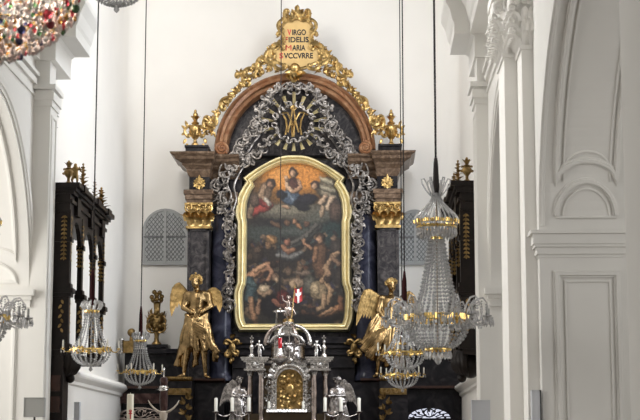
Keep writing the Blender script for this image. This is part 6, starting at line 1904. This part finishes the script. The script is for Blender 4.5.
for px, py, rr, m, lab in ((57.5, 27, 5, 'redc', 'large red glass drop'), (58, 34, 4.5, 'redc', 'red glass drop'), (6, 49, 8, 'amberc', 'large amber glass fruit'), (33, 44, 4.5, 'bluec', 'dark blue glass drop'), (28, 52, 4, 'bluec', 'dark blue glass drop'), (38, 11, 4, 'redc', 'red glass drop'), (79, 12, 4.5, 'greenc', 'green glass drop')):
    lx_ = (px + 4) * k; lz_ = -(py + 22) * k; rad = max(.02, max((on_prof(u / 40)[0] for u in range(41) if abs(on_prof(u / 40)[1] - lz_) < R0 * .08), default=.1))
    yy = -math.sqrt(max(0, rad * rad - lx_ * lx_)) - .02
    t = MB().ell((lx_, yy, lz_), (rr * k, rr * k, rr * k * 1.1), 10, 8); tag(t.moved(pc).build('glass_fruit', m, o, True), lab)

for kk in range(8):
    a = 2 * PI * kk / 8; c_ = Vector((.26 * math.cos(a), .26 * math.sin(a), -.02)) + pc
    bl = MB().ell(c_, (.022, .022, .03), 10, 8).build('bulb', M['bulb'], o, True)
l = bpy.data.lights.new('chandelier_light', 'POINT'); l.energy = 26; l.color = (1, .86, .72); l.shadow_soft_size = .2
lo_ = bpy.data.objects.new('chandelier_light', l); C.objects.link(lo_); lo_.location = pc + Vector((0, 0, -.02))
# ------------------------------------------------------------------ light
def area(name, loc, rot, sx, sy, power, col=(1, 1, 1), spread=180):
    l = bpy.data.lights.new(name, 'AREA'); l.shape = 'RECTANGLE'; l.size = sx; l.size_y = sy; l.energy = power; l.color = col; l.spread = math.radians(spread)
    o = bpy.data.objects.new(name, l); C.objects.link(o); o.location = loc; o.rotation_euler = rot
    return o


def aim(a, b): return (Vector(b) - Vector(a)).to_track_quat('-Z', 'Y').to_euler()


# daylight through the choir windows and the left chapel window, then added fill lamps
area('window_light_choir_left', (-5.3, 28.6, 12.6), aim((-5.3, 28.6, 12.6), (XA, YB, 5)), 3.0, 4.0, 560, (1, .98, .95))
area('window_light_choir_right', (1.9, 28.6, 12.6), aim((1.9, 28.6, 12.6), (XA - 2.5, YB - 3, 3.5)), 3.0, 4.0, 560, (.88, .93, 1))
area('window_light_choir_right_low', (2.24, 31.9, 6.2), (0, math.radians(90), 0), 4.0, 2.6, 330, (.86, .92, 1))
area('window_light_aisle_left', (-9.2, 23, 4.4), (0, math.radians(-90), 0), 4.0, 4.0, 300, (1, .98, .93))
area('window_light_clerestory_left', (-5.1, 20.0, 12.6), aim((-5.1, 20, 12.6), (1.7, 18.5, 5)), 3.0, 3.5, 330, (1, .99, .97), 90)  # added lamp that whitens the left-facing sides of the great pier
area('window_light_nave_left', (-9.2, 11.3, 5.4), (0, math.radians(-90), 0), 4.0, 4.0, 460, (1, .98, .95))  # added lamp to lift the nave face of the near right pier
area('window_light_nave', (-3.5, 3, 13), aim((-3.5, 3, 13), (2.5, 17.5, 5)), 4.0, 4.0, 110, (1, .98, .95))  # added fill in the open nave, brightens the right arch jamb
area('window_light_aisle_right', (5.8, 12.6, 4.6), aim((5.8, 12.6, 4.6), (2.3, 17.5, 4.8)), 3.0, 4.0, 105, (1, .98, .95))  # added fill placed to reach only the right nave arch jamb
area('window_light_west', (-1.6, -11.5, 9), (math.radians(80), 0, 0), 6.0, 6.0, 90, (1, .98, .95))  # added frontal fill from behind the camera for the faces turned to it

w = bpy.data.worlds.new('sky'); bpy.context.scene.world = w; w.use_nodes = True
bg = w.node_tree.nodes['Background']; bg.inputs['Color'].default_value = (.93, .96, 1, 1); bg.inputs['Strength'].default_value = .35

sc = bpy.context.scene
sc.view_settings.view_transform = 'Standard'; sc.view_settings.look = 'None'
sc.view_settings.exposure = 0.0; sc.view_settings.gamma = 1.0; sc.view_settings.use_curve_mapping = False
sc.cycles.max_bounces = 10; sc.cycles.transmission_bounces = 8; sc.cycles.transparent_max_bounces = 8
sc.cycles.use_denoising = True
sc.cycles.caustics_reflective = False; sc.cycles.caustics_refractive = False
sc.cycles.sample_clamp_indirect = 20
